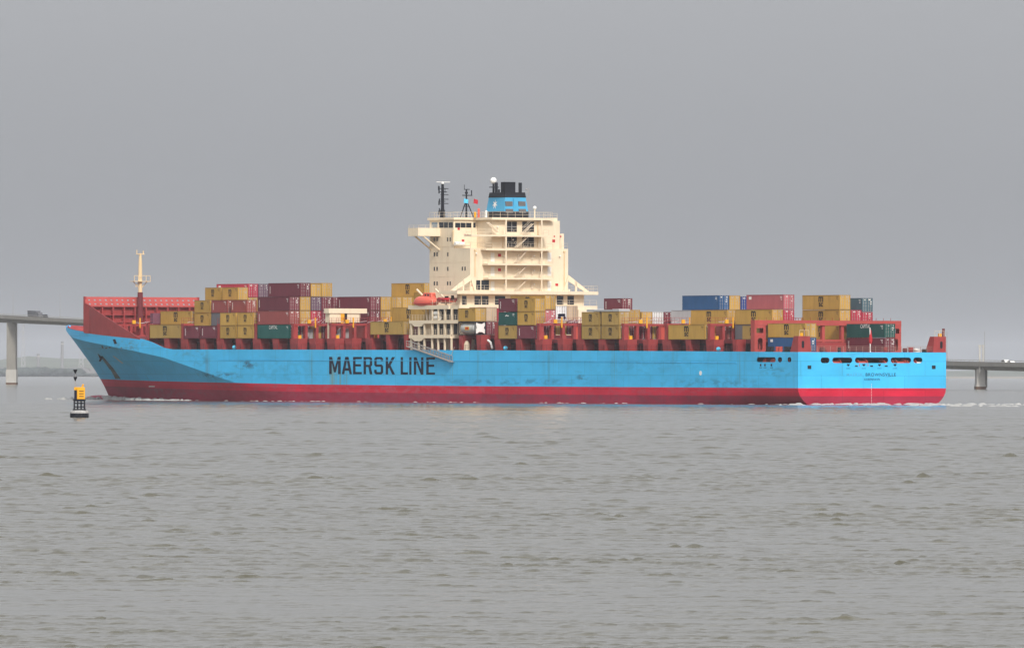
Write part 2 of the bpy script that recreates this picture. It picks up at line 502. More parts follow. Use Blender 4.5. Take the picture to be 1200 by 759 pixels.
def levels(u):
    zb, zt = z_boot(u), z_top(u)
    zl = zb - 1.45
    zs = stem_z(u) if u > STEM_U[0] else -2.0
    lv = [-2.0, -0.8, 0.0, 0.8, zl, zb - 0.7, zb]
    zk = min(max(z_knuckle(u), zb + 0.25), zt - 0.25) if u >= 172 else (zb + zt) / 2
    lv += [zb + (zk - zb) * k / 5 for k in range(1, 6)] + [zk + (zt - zk) * k / 5 for k in range(1, 6)]
    return [max(a, zs) for a in lv]


LB = 6                        # index of the boot top level
hb = MB()
grid = {}
for side_ in (1, -1):
    idx = []
    for u in stations:
        row = []
        for z in levels(u):
            y = half(u, z) if not (u > STEM_U[0] and z <= stem_z(u) + 1e-6) else 0.0
            hb.v.append((u - 146.0, side_ * y, z)); row.append(len(hb.v) - 1)
        idx.append(row)
    grid[side_] = idx
    for i in range(len(stations) - 1):
        for k in range(len(idx[0]) - 1):
            if side_ == 1 and stations[i] < 20 and k >= LB: continue     # pierced plate, built below
            hb.f.append((idx[i][k], idx[i + 1][k], idx[i + 1][k + 1], idx[i][k + 1]))
            hb.m.append(2 if k < 4 else (1 if k < LB else 0))
# stern plate below the boot top
a, c = grid[1][0], grid[-1][0]
for k in range(LB):
    hb.f.append((a[k], a[k + 1], c[k + 1], c[k])); hb.m.append(2 if k < 4 else 1)
hull = hb.build('hull', [M['hull_blue'], M['boot_red'], M['hull_red']], ship)
bm = bmesh.new(); bm.from_mesh(hull.data); bmesh.ops.remove_doubles(bm, verts=bm.verts, dist=0.004)
bmesh.ops.recalc_face_normals(bm, faces=bm.faces); bm.to_mesh(hull.data); bm.free()
for p in hull.data.polygons: p.use_smooth = p.center.x > 30
hull.data.set_sharp_from_angle(angle=radians(16)) if hasattr(hull.data, 'set_sharp_from_angle') else None

# pierced upper stern plate and port quarter plate
holes = []
for x0, x1 in ((961.7, 972.2), (975.4, 998.9), (1002, 1040.9), (1043.8, 1067.8), (1070.3, 1081)):
    v0, z1 = pt(x0, 418.7); v1, z0 = pt(x1, 425.3)
    holes.append(rrect(v0, v1, z0, z1, 0.5))
zb0, zt0 = z_boot(0), z_top(0)
vs, fs = plate_with_holes([(0, zb0), (32.2, zb0), (32.2, zt0), (0, zt0)], holes)
mb = MB(); mb.add([S(0, a, b) for a, b in vs], fs)
tp = mb.build('stern_plate', M['hull_blue'], ship)
so = tp.modifiers.new('t', 'SOLIDIFY'); so.thickness = 0.12; so.offset = -1
holes2 = []
for x0, x1 in ((887, 909), (911.7, 916.4), (923, 927.3)):
    u1, z1 = ps(x0, 418.4); u0, z0 = ps(x1, 424.2)
    holes2.append(rrect(u0, u1, z0, z1, 0.45))
vs, fs = plate_with_holes([(0, zb0), (20, z_boot(20)), (20, z_top(20)), (14, z_top(14)), (0, zt0)], holes2)
mb = MB(); mb.add([S(a, 0, b) for a, b in vs], fs)
qp = mb.build('quarter_plate', M['hull_blue'], ship)
# mooring deck seen through the openings
mb = MB()
mb.sbox(0.2, 20, 0.2, 32.0, 5.7, 5.85)
mb.sbox(10.5, 10.7, 0.2, 32.0, 5.85, 9.2)
mooring = mb.build('mooring_deck', M['red_dark'], ship)
for (u, v) in ((1.3, 8.6), (1.1, 14.2), (1.3, 20.0), (1.2, 22.6), (1.3, 25.0), (4.5, 1.5), (9, 1.6), (11.5, 1.6)):
    w = MB()
    w.tube(S(u, v - 0.9, 7.1), S(u, v + 0.9, 7.1), 0.75, n=14); w.tube(S(u, v - 1.0, 7.1), S(u, v - 0.88, 7.1), 1.15, n=14)
    w.tube(S(u, v + 0.88, 7.1), S(u, v + 1.0, 7.1), 1.15, n=14); w.sbox(u - 0.5, u + 0.5, v - 1.4, v - 1.05, 5.85, 7.3)
    w.build('mooring_winch', M['red_light'], ship)
w = MB()
w.tube(S(1.1, 26.0, 7.0), S(1.1, 28.4, 7.0), 0.75, n=14); w.build('rope_reel', M['white'], ship)

# main deck (below the containers) and foredeck
mb = MB()
du = [0.0, 20, 60, 120, 172, 195, 224]
for a, b in zip(du, du[1:]):
    mb.add([S(a, 0.05, z_top(a) - 0.05), S(b, 0.05, z_top(b) - 0.05), S(b, 32.15, z_top(b) - 0.05), S(a, 32.15, z_top(a) - 0.05)], [(0, 1, 2, 3)])
fu = list(np.arange(224, 291, 3.0))
for a, b in zip(fu, fu[1:]):
    za, zb_ = z_top(a) - (0.05 if a < 240 else 0.9), z_top(b) - (0.05 if b < 240 else 0.9)
    ha, hb2 = half(a, za) - 0.05, half(b, zb_) - 0.05
    mb.add([(a - 146, ha, za), (b - 146, hb2, zb_), (b - 146, -hb2, zb_), (a - 146, -ha, za)], [(0, 1, 2, 3)])
mb.build('main_deck', M['red_dark'], ship)

# bulwark inside of the bow, red
bu = list(np.arange(256, U_TIP - 0.8, 1.2)) + [U_TIP - 0.7]
for sgn in (1, -1):
    mb = MB()
    for a, b in zip(bu, bu[1:]):
        q = []
        for u in (a, b):
            for dz in (-1.15, -0.75, -0.35, 0.0): q.append((u - 146, sgn * max(0.02, half(u, z_top(u) + dz) - 0.34), z_top(u) + dz - 0.01))
        mb.add(q, [(k, k + 4, k + 5, k + 1) for k in range(3)])
    mb.build('bow_bulwark', M['red'], ship)
for (u, v, w_) in ((284.5, 14.2, 0.8), (281.5, 18.5, 0.8), (278.5, 13.0, 0.9)):
    mb = MB(); mb.sbox(u - 0.5, u + 0.5, v - 0.5, v + w_ + 0.5, 13.0, 13.25); mb.tube(S(u, v, 13.2), S(u, v, 15.0), 0.35, n=10); mb.tube(S(u, v + w_, 13.2), S(u, v + w_, 14.8), 0.35, n=10)
    mb.build('mooring_bitt', M['red'], ship)

# bulbous bow just breaking the surface
mb = MB(); mb.ball(S(282.0, 16.1, -1.2), 1.0, 18, 12, sc=(7.8, 2.0, 2.15))
mb.build('bulbous_bow', M['hull_red'], ship, smooth=True)

def on_hull(u, z, out=0.03):
    return (u - 146, half(u, z) + out, z)


# lettering on the ship's side
u1, z1 = ps(386, 418.2); u0, z0 = ps(510.4, 439.2)
ul, zl_ = ps(386, 438.6); _, zr = ps(510.4, 419.0)
GLYPH = dict(
    M=([(0, 0), (0, 1), (.25, 1), (.5, .38), (.75, 1), (1, 1), (1, 0), (.77, 0), (.77, .64), (.58, .1), (.42, .1), (.23, .64), (.23, 0)], []),
    A=([(0, 0), (.34, 1), (.66, 1), (1, 0), (.76, 0), (.69, .2), (.31, .2), (.24, 0)], [[(.37, .35), (.63, .35), (.5, .78)]]),
    E=([(0, 0), (0, 1), (1, 1), (1, .87), (.28, .87), (.28, .58), (.9, .58), (.9, .45), (.28, .45), (.28, .13), (1, .13), (1, 0)], []),
    R=([(0, 0), (0, 1), (.8, 1), (.97, .91), (.97, .53), (.82, .44), (1, 0), (.71, 0), (.54, .42), (.28, .42), (.28, 0)], [[(.28, .55), (.66, .55), (.71, .59), (.71, .83), (.66, .87), (.28, .87)]]),
    S=([(0, .1), (.18, 0), (.82, 0), (1, .1), (1, .46), (.84, .57), (.3, .57), (.27, .6), (.27, .84), (.32, .87), (.68, .87), (.73, .84), (.73, .74), (1, .74), (1, .9), (.82, 1), (.18, 1), (0, .9), (0, .54), (.16, .44), (.7, .44), (.73, .41), (.73, .16), (.68, .13), (.32, .13), (.27, .16), (.27, .27), (0, .27)], []),
    K=([(0, 0), (0, 1), (.26, 1), (.26, .58), (.68, 1), (1, 1), (.52, .53), (1, 0), (.7, 0), (.36, .4), (.26, .3), (.26, 0)], []),
    L=([(0, 0), (0, 1), (.32, 1), (.32, .13), (1, .13), (1, 0)], []), I=([(0, 0), (0, 1), (1, 1), (1, 0)], []),
    N=([(0, 0), (0, 1), (.28, 1), (.75, .3), (.75, 1), (1, 1), (1, 0), (.73, 0), (.25, .7), (.25, 0)], []))
mb = MB()
for ch, x0, x1 in (('M', 385.8, 399.3), ('A', 400.6, 412.6), ('E', 413.8, 424.1), ('R', 426.1, 436.5), ('S', 438.7, 449.1), ('K', 452.1, 463), ('L', 469.6, 478.2),
                   ('I', 479.7, 482.3), ('N', 485, 496.3), ('E', 499.6, 509.9)):
    ua_, zt_ = ps(x0, 417.9 + 0.6 * (x0 - 386) / 124); ub_, zb_ = ps(x1, 438.1 + 0.7 * (x1 - 386) / 124)
    vs, fs = plate_with_holes(*GLYPH[ch])
    if ch == 'L': mb.build('side_lettering', M['navy'], ship); mb = MB()
    mb.add([S(ua_ + (ub_ - ua_) * a, -0.02, zb_ + (zt_ - zb_) * b) for a, b in vs], fs)
lt = mb.build('side_lettering', M['navy'], ship)
mb = MB()
v0, z0 = pt(1014.4, 440.7); v1, z1 = pt(1049.8, 436.9)
text_on(mb, 'BROWNSVILLE', S(-0.02, v0, z0), S(0, v1, 0) - Vector(S(0, v0, 0)) if False else Vector(S(0, v1, 0)) - Vector(S(0, v0, 0)), (0, 0, z1 - z0), bold=0.003, spacing=1.1)
v0, z0 = pt(1013, 445.7); v1, z1 = pt(1031, 443.0)
text_on(mb, 'KOBENHAVN', S(-0.02, v0, z0), Vector(S(0, v1, 0)) - Vector(S(0, v0, 0)), (0, 0, z1 - z0), bold=0.004, spacing=1.1)
mb.build('stern_lettering', M['navy'], ship)
M['faded'] = mat('faded_lettering_blue', (0.075, 0.36, 0.62), 0.5, 0.1, 1.0)
mb = MB(); v0, z0 = pt(992, 440.7); v1, z1 = pt(1011, 436.9)
text_on(mb, 'MAERSK', S(-0.02, v0, z0), Vector(S(0, v1, 0)) - Vector(S(0, v0, 0)), (0, 0, z1 - z0), bold=0.003, spacing=1.1)
mb.build('stern_lettering', M['faded'], ship)

# fairleads and tug marks on stern and quarter
for x0, x1 in ((946.4, 950.6), (1092, 1096.3)):
    mb = MB(); v0, z1 = pt(x0, 428); v1, z0 = pt(x1, 432.2)
    mb.sbox(-0.03, 0.0, v0, v1, z0, z1)
    mb.build('stern_port', M['black'], ship)
for k, x in enumerate((994, 1012.3, 1030.6, 1048.8)):
    v0, z1 = pt(x - 2.6, 426.4); v1, z0 = pt(x + 2.6, 431.8); vm = (v0 + v1) / 2
    f = MB()
    f.prism([S(0, vm + a, b) for a, b in ((-.15, z0 + .45), (.15, z0 + .45), (.15, z0 + .62), (.3, z0 + .62), (.3, z0 + .85), (.15, z0 + .85), (.15, z1), (-.15, z1), (-.15, z0 + .85), (-.3, z0 + .85), (-.3, z0 + .62), (-.15, z0 + .62))], (-0.03, 0, 0))
    f.build('fairlead_mark', M['navy'], ship)
    f = MB(); f.sbox(-0.02, 0, v0, v1, z0, z0 + 0.07); f.build('fairlead_mark', M['navy'], ship)
for x in (1003.5, 1021.3, 1038.5):
    mb = MB(); v0, z1 = pt(x - 1.6, 427.4); v1, z0 = pt(x + 1.6, 430.2)
    mb.sbox(-0.03, 0, v0, v1, z0 + 0.1, z1 - 0.1)
    mb.build('fairlead_mark', M['black'], ship)
for x in (891.5, 896.5, 904):
    u1_, z1 = ps(x - 1.7, 426.2); u0_, z0 = ps(x + 1.7, 431); um = (u0_ + u1_) / 2
    f = MB(); f.sbox(um - 0.2, um + 0.2, -0.03, 0, z0 + 0.3, z1); f.sbox(u0_, u1_, -0.02, 0, z0, z0 + 0.09)
    f.build('fairlead_mark', M['navy'], ship)
v0, z1 = pt(1021.2, 449.5)
mb = MB()
for k in range(13): mb.sbox(-0.02, 0, v0 - 0.045, v0 + 0.045, 0.25 + 0.28 * k, 0.25 + 0.28 * k + 0.12)
mb.build('draught_scale', M['white'], ship)
mb = MB(); u0_, z0 = ps(821, 437); mb.tube(S(u0_, -0.03, z0), S(u0_, 0, z0), 0.42, n=16); mb.build('tug_mark', M['white'], ship)
# rub strake along the side
mb = MB()
for a, b in zip([20, 60, 120, 172], [60, 120, 172, 206]):
    za, zb_ = z_top(a) - 2.1, z_top(b) - 2.1
    mb.prism([S(a, -0.05, za), S(b, -0.05, zb_), S(b, -0.05, zb_ + 0.12), S(a, -0.05, za + 0.12)], (0, -0.05, 0))
mb.build('side_strake', M['hull_blue'], ship)


def hull_uz(px, py):        # where a pixel's sight line meets the port bow
    v = 2.0
    for _ in range(25):
        u, z = ps(px, py, v)
        v = 0.5 * v + 0.5 * (16.1 - half(min(u, U_TIP - 0.1), z))
    return u, z


def hull_patch(name, quad_px, m, n=8, out=0.05):
    """a thin plate or stain lying on the bow plating, outlined by four pixels"""
    (ax, ay), (bx, by), (cx_, cy_), (dx_, dy_) = quad_px
    mb = MB(); g = []
    for i in range(n + 1):
        for j in range(3):
            s, t = i / n, j / 2
            x = (ax * (1 - t) + bx * t) * (1 - s) + (dx_ * (1 - t) + cx_ * t) * s
            y = (ay * (1 - t) + by * t) * (1 - s) + (dy_ * (1 - t) + cy_ * t) * s
            u, z = hull_uz(x, y); g.append(on_hull(u, z, out))
    mb.add(g, [(i * 3 + j, i * 3 + j + 1, i * 3 + j + 4, i * 3 + j + 3) for i in range(n) for j in range(2)])
    o = mb.build(name, m, ship)
    return o


hull_patch('hawse_opening', ((132.3, 397.5), (135.3, 397.2), (137.4, 402.6), (134.2, 403)), M['black'])
M['stain2'] = mat('anchor_rub_stain', (0.10, 0.135, 0.145), 0.75, 0.55, 0.9)
M['stain3'] = mat('anchor_rub_stain_brown', (0.13, 0.15, 0.145), 0.75, 0.6, 0.7)
M['stain'] = mat('rust_stain', (0.13, 0.13, 0.12), 0.7, 0.35, 0.6)
hull_patch('rust_streak', ((117.4, 417), (120.4, 417), (133.5, 432), (129.0, 433)), M['stain2'], 10, 0.04)
hull_patch('rust_streak', ((128.6, 431), (132.6, 431), (141.5, 443.7), (135.4, 443.8)), M['stain3'], 8, 0.03)
mb = MB()
u, z = hull_uz(118.2, 417.5); p = Vector(on_hull(u, z, 0.35))
mb.tube(p + Vector((0.7, -0.2, 0.8)), p + Vector((-0.4, -0.2, -0.6)), 0.26, n=8)
mb.tube(p + Vector((-0.9, -0.1, -0.2)), p + Vector((0.0, -0.1, -0.9)), 0.26, 0.2, n=8)
mb.build('anchor', M['black'], ship)
for q in (((119, 405), (120.4, 405), (121.8, 408), (120.2, 408)), ((123.5, 407.2), (126, 407.2), (126, 408.4), (123.5, 408.4)),
          ((128, 406.4), (130, 406.4), (130, 407.6), (128, 407.6)), ((141.5, 406.8), (143.5, 406.8), (143.5, 407.9), (141.5, 407.9))):
    hull_patch('bow_mark', q, M['stain'], 2)
hull_patch('scraped_paint', ((132, 417), (134, 417), (145, 425.5), (143, 425.8)), mat('scraped_paint', (0.36, 0.42, 0.44), 0.7, 0.2, 1.0), 6)
hull_patch('thruster_mark', ((174.6, 452), (181.5, 452), (181.5, 453.2), (174.6, 453.2)), M['white'], 3)

# ---- foremast, breakwater, side shields
UB = ps(166, 349, 16.1)[0]
vb0, zbt = pt(99.2, 347.6, UB); vb1, _ = pt(232.3, 349.2, UB)
hbw = max(16.1 - vb0, 13.4)
zbt2 = zbt
mb = MB()
vb0, vb1 = 16.1 - hbw, 16.1 + hbw
mb.sbox(UB, UB + 0.15, vb0, vb1, z_top(UB) + 0.02, zbt2 - 1.9); mb.sbox(UB + 0.02, UB + 0.13, vb0 + 1.2, vb1 - 1.2, z_top(UB) - 0.95, z_top(UB) + 0.02)
# sloping crest band facing aft, with its two rows of lightening holes
for (za, zb_, ua, ub) in ((zbt2 - 1.9, zbt2 - 1.1, UB - 0.75, UB - 0.45), (zbt2 - 1.1, zbt2, UB - 0.45, UB)):
    hole = [rrect(v - 0.22, v + 0.22, za + 0.3, za + 0.3 + 0.28, 0.1, 3) for v in np.arange(vb0 + 1.0, vb1 - 0.5, 1.29)]
    vs, fs = plate_with_holes([(vb0, za), (vb1, za), (vb1, zb_), (vb0, zb_)], hole)
    mb.add([S(ua + (ub - ua) * (b - za) / (zb_ - za), a, b) for a, b in vs], fs, 1)
for zz in (zbt2 - 1.95, zbt2 - 3.6, zbt2 - 5.1):
    mb.sbox(UB - 0.75, UB, vb0 + 0.1, vb1 - 0.1, zz - 0.12, zz)
for v in np.arange(vb0 + 1.2, vb1, 2.55):
    mb.sbox(UB - 0.95, UB, v - 0.14, v + 0.14, z_top(UB) + 0.02, zbt2 - 2.1)
breakwater = mb.build('breakwater', [M['red'], M['red_mid']], ship)

for sgn, nm in ((1, 'side_shield'), (-1, 'side_shield')):
    mb = MB()
    ue, _z = ps(167, 396, 0.6)
    us_ = np.linspace(ue, UB, 14)
    q = []
    for k, u in enumerate(us_):
        t = k / 13
        zt = z_top(u) + 0.02 + (zbt - 1.2 - z_top(u)) * (t ** 1.08)
        h_ = half_deck(u) - 0.06
        if k == 13: h_ = max(h_, hbw - 0.02)
        q.append((u - 146, sgn * h_, z_top(u) - 0.2)); q.append((u - 146, sgn * h_, zt))
    mb.add(q, [(2 * i, 2 * i + 2, 2 * i + 3, 2 * i + 1) for i in range(13)])
    mb.sbox(UB - 0.2, UB + 0.25, 16.1 - sgn * (hbw - 0.02), 16.1 - sgn * (hbw - 0.3), z_top(UB) + 0.02, zbt)
    o = mb.build(nm, M['red'], ship)
    so = o.modifiers.new('t', 'SOLIDIFY'); so.thickness = 0.15; so.offset = 0

um, zm0 = ps(164.3, 377, 16.1); um -= 1.0
zm1 = ps(164.3, 342.5, 16.1)[1]; zm2 = ps(164.3, 297, 16.1)[1]; zp = ps(164.3, 329.5, 16.1)[1]
um = UB - 1.6
vm0 = pt(164.3, 345, um)[0]
mb = MB(); mb.tube(S(um, vm0, zm0 - 1.5), S(um, vm0, zm1), 0.62, 0.55, n=12)
fm = mb.build('foremast', M['red_dark'], ship)
mb = MB()
mb.tube(S(um, vm0, zm1), S(um, vm0, zp + 4), 0.42, 0.36, n=12); mb.tube(S(um, vm0, zp + 4), S(um, vm0, zm2), 0.34, 0.22, n=12)
mb.sbox(um - 0.3, um + 0.3, vm0 - 0.8, vm0 + 0.8, zm2 - 0.25, zm2 - 0.1); mb.tube(S(um, vm0 - 0.8, zm2 - 0.2), S(um, vm0 - 0.8, zm2 + 0.7), 0.09)
mb.tube(S(um, vm0 + 0.7, zm2 - 0.2), S(um, vm0 + 0.7, zm2 + 0.5), 0.12)
mb.build('mast_pole', M['cream_mast'], fm)
mb = MB()
mb.sbox(um - 0.9, um + 0.9, vm0 - 1.9, vm0 + 1.9, zp - 0.12, zp)
for v in (vm0 - 1.85, vm0 - 0.9, vm0 + 0.9, vm0 + 1.85): mb.tube(S(um - 0.85, v, zp), S(um - 0.85, v, zp + 1.1), 0.06)
mb.path([S(um - 0.85, vm0 - 1.85, zp + 1.1), S(um - 0.85, vm0 + 1.85, zp + 1.1)], 0.05)
mb.tube(S(um, vm0 - .3, zp), S(um, vm0 - 1.1, zp - 1.2), 0.07); mb.tube(S(um, vm0 - 1.7, zp), S(um, vm0 - .1, zp - 1.6), 0.08); mb.tube(S(um, vm0 + 1.7, zp), S(um, vm0 + .1, zp - 1.6), 0.08)
mb.build('mast_platform', M['cream_mast'], fm)

# ---- container bays (u aft, u forward)
BAY = dict(B0=(235.6, 247.8), B1=(221.2, 233.4), B2=(207.1, 219.9), B3=(192.8, 205.6), B4=(178.9, 191.1), B5=(164.7, 176.9),
           B6=(150.4, 162.6), B7=(136.2, 148.4), B8=(104, 116.2), B9=(89, 101.8), B10=(74.7, 86.9), B11=(59.7, 72.6),
           B12=(45, 57.2), B13=(30.8, 43), B14=(16, 28.2), B15=(1.5, 13.7))
Z0 = dict(B0=12.3, B1=12.4, B2=12.3, B3=12.3, B4=12.25, B5=12.25, B6=12.3, B7=12.9, B8=12.8, B9=12.0, B10=11.95, B11=11.88, B12=11.8,
          B13=11.75, B14=11.75, B15=9.55)
# hatch coamings and covers
for b, (ua, ub) in BAY.items():
    if b == 'B15': continue
    zd = z_top(ua) - 0.04
    w = 3.9 if b not in ('B0', 'B1') else (4.2 if b == 'B1' else 5.6)
    f = MB()
    f.sbox(ua - 0.2, ub + 0.2, w, 32.2 - w, zd, Z0[b] - 0.75)
    for k in range(8):
        u = ua + 0.4 + k * (ub - ua - 0.8) / 7
        f.sbox(u - 0.08, u + 0.08, w - 0.35, w - 0.002, zd, Z0[b] - 0.9)
    f.sbox(ua - 0.1, ub + 0.1, w - 0.45, w - 0.003, Z0[b] - 0.9, Z0[b] - 0.78)
    hc = f.build('hatch_coaming', M['coaming'], ship)
    f = MB(); f.sbox(ua - 0.05, ub + 0.05, 2.4, 29.8, Z0[b] - 0.745, Z0[b] - 0.06)
    f.build('hatch_cover', M['red_dark'], ship)
# pedestals along both deck edges
PED = [(225.9, 227.9), (218.4, 221.3), (211.5, 213.7), (204.4, 207.2), (197.4, 199.7), (190.1, 193.1), (183.1, 185.5), (175.6, 178.8),
       (169, 171.5), (161.6, 164.8), (155.2, 158), (147.9, 150.4), (141.5, 142.8), (134.9, 136.2), (114.8, 116.2), (108.1, 109.9), (101.4, 103.4),
       (93.8, 95.9), (86.3, 89), (79.1, 81.2), (71.9, 74.7), (64.6, 67), (56.9, 60), (49.8, 51.8), (42.4, 45.2), (35.7, 37.4), (27.7, 30.6), (20.4, 21.8)]
for side_ in (0, 1):
    for a, b in PED:
        zt = min((Z0[k] - 0.06 for k, (x, y) in BAY.items() if x - 3 < (a + b) / 2 < y + 3), default=12.2)
        zd = z_top((a + b) / 2) - 0.04
        va, vb = (0.22, 2.3) if side_ == 0 else (29.9, 31.98)
        f = MB()
        vs = [S(a + 0.25, va, zd), S(b - 0.25, va, zd), S(b - 0.25, vb, zd), S(a + 0.25, vb, zd), S(a, va, zt), S(b, va, zt), S(b, vb, zt), S(a, vb, zt)]
        f.add(vs, [(0, 3, 2, 1), (4, 5, 6, 7), (0, 1, 5, 4), (1, 2, 6, 5), (2, 3, 7, 6), (3, 0, 4, 7)])
        f.build('pedestal', M['red'], ship)
# deck edge rail
for a, b in ((20, 116), (136.5, 224)):
    for v in (0.12, 32.08):
        f = MB()
        for u in np.arange(a, b, 1.8): f.tube(S(u, v, z_top(u) - 0.05), S(u, v, z_top(u) + 1.05), 0.03, n=4, caps=False)
        for h_ in (0.4, 0.75, 1.05):
            pts = [S(u, v, z_top(u) + h_) for u in np.linspace(a, b, 9)]; f.path(pts, 0.025, n=4)
        f.build('deck_railing', M['red_dark'], ship)


def lash_bridge(uc, z0, v0=0.15, v1=32.05, h=2.85, panels=(), u_th=0.5, rods=True):
    zt = z0 + h
    f = MB()
    f.sbox(uc - u_th, uc + u_th, v0, v1, zt - 0.42, zt)                    # walkway beam
    f.sbox(uc - u_th, uc + u_th, v0, v1, z0 - 0.35, z0 - 0.06)             # sill beam
    cols = np.arange(v0 + 0.55, v1, 2.45)
    for k, v in enumerate(cols):
        w_ = 0.5 if k in (0, len(cols) - 1) else 0.28
        f.sbox(uc - u_th * 0.8, uc + u_th * 0.8, max(v - w_, v0), min(v + w_, v1), z0 - 0.06, zt - 0.42)
        f.sbox(uc - 0.3, uc + 0.3, v - 0.25, v + 0.25, z_top(uc) - 0.04, z0 - 0.35)
    root = f.build('lashing_bridge', M['red'], ship)
    for p in panels:
        g = MB(); g.sbox(uc - u_th * 0.55, uc - u_th * 0.45, cols[p] + 0.29, cols[p + 1] - 0.6, z0 - 0.04, zt - 0.44); g.build('shear_panel', M['red_light'], root)
    g = MB()
    for uu in (uc - u_th + 0.05, uc + u_th - 0.05):
        for v in np.arange(v0 + 0.1, v1, 1.6): g.tube(S(uu, v, zt), S(uu, v, zt + 1.1), 0.028, n=4, caps=False)
        for hh in (0.55, 1.1): g.path([S(uu, v0 + 0.1, zt + hh), S(uu, v1 - 0.1, zt + hh)], 0.026, n=4)
    g.build('bridge_railing', M['red'], root)
    r_ = random.Random(int(uc * 10))
    if rods:
        g = MB()
        for v in np.arange(v0 + 1.0, v1 - 1.5, 0.9):
            if r_.random() < 0.75:
                l_ = r_.uniform(0.8, 2.3); hgt = r_.uniform(0.1, 0.9)
                g.tube(S(uc - u_th + 0.12, v, zt + 0.05 + r_.uniform(0, .3)), S(uc - u_th + 0.2, v + l_, zt + 0.1 + hgt), 0.05, n=5)
        g.build('lashing_rod', M['rod'], root)
    for v, hh in ((v0 + 4.9, 2.3), (v0 + 20, 2.3)):
        g = MB(); g.tube(S(uc - u_th - 0.08, v, zt - 0.8), S(uc - u_th - 0.08, v, zt + 1.2), 0.15, n=8); g.build('yellow_post', M['yellow'], root)
    g = MB(); g.sbox(uc - u_th - 0.3, uc - u_th - 0.02, v0 + 3.1, v0 + 3.8, zt + 0.05, zt + 0.75); g.build('yellow_box', M['yellow'], root)
    g = MB(); g.sbox(uc - u_th - 0.3, uc - u_th - 0.02, v0 + 1.0, v0 + 1.6, z0 - 0.04, z0 + 0.6); g.build('yellow_box', M['yellow'], root)
    return root


for uc, z0, pn in ((234.5, 12.4, ()), (220.55, 12.4, ()), (206.35, 12.3, ()), (192, 12.3, ()), (177.8, 12.25, (3,)), (163.5, 12.25, (3, 4)), (149.3, 12.3, ()),
                   (102.9, 12.2, ()), (87.9, 12.0, (3,)), (73.65, 11.9, ()), (58.5, 11.85, (3, 4)), (44.0, 11.8, ()), (29.5, 11.75, ())):
    lash_bridge(uc, z0, panels=pn)
hd = half_deck(249.0)
lash_bridge(249.0, 13.1, v0=16.1 - hd + 0.9, v1=16.1 + hd - 0.9, h=2.2)

f = MB(); f.sbox(233.9, 235.1, 1.2, 3.4, 15.26, 17.4); f.sbox(233.86, 233.9, 1.5, 1.7, 15.3, 17.3); f.sbox(233.86, 233.9, 2.3, 2.5, 15.3, 17.3); f.build('deck_locker', M['cV_'], ship)
# tall portal ahead of the aftermost bay
zpt = pt(886, 375, 14.9)[1]; zpb = pt(886, 381, 14.9)[1]; zd = z_top(14.9) - 0.04
f = MB()
f.sbox(14.25, 15.6, 0.1, 32.1, zpb, zpt)
outer = [(0.1, zd), (2.55, zd), (2.55, zpb), (0.1, zpb)]
h1 = rrect(0.5, 2.0, zd + 3.4, zpb - 0.5, 0.15); h2 = rrect(0.8, 1.8, zd + 0.25, zd + 2.5, 0.4)
vs, fs = plate_with_holes(outer, [h1, h2])
for uu in (14.3, 15.55):
    f.add([S(uu, a, b) for a, b in vs], fs); f.add([S(uu, 32.2 - a, b) for a, b in vs], fs)
f.sbox(14.305, 15.545, 0.1, 0.22, zd, zpb); f.sbox(14.305, 15.545, 31.98, 32.1, zd, zpb)
f.sbox(14.305, 15.545, 2.45, 2.55, zd, zpb); f.sbox(14.305, 15.545, 29.65, 29.75, zd, zpb)
f.sbox(14.305, 15.545, 0.22, 2.45, zd + 2.75, zd + 3.0)
for v in (5.4, 10.3, 15.2, 19.4, 25.0): f.sbox(14.5, 15.2, v - 0.3, v + 0.3, zd, zpb)
f.sbox(14.6, 15.1, 2.55, 29.65, 11.3, 11.75)
portal = f.build('lashing_portal', M['red_mid'], ship)
g = MB()
for v in np.arange(0.2, 32, 1.6): g.tube(S(15.5, v, zpt), S(15.5, v, zpt + 0.5), 0.04, n=4)
g.build('portal_socket', M['red'], portal)
# hatch side structure on the after deck
f = MB(); f.sbox(13.9, 14.1, 3.2, 29, zd, 11.2)
f.build('deck_bulkhead', M['red'], ship)

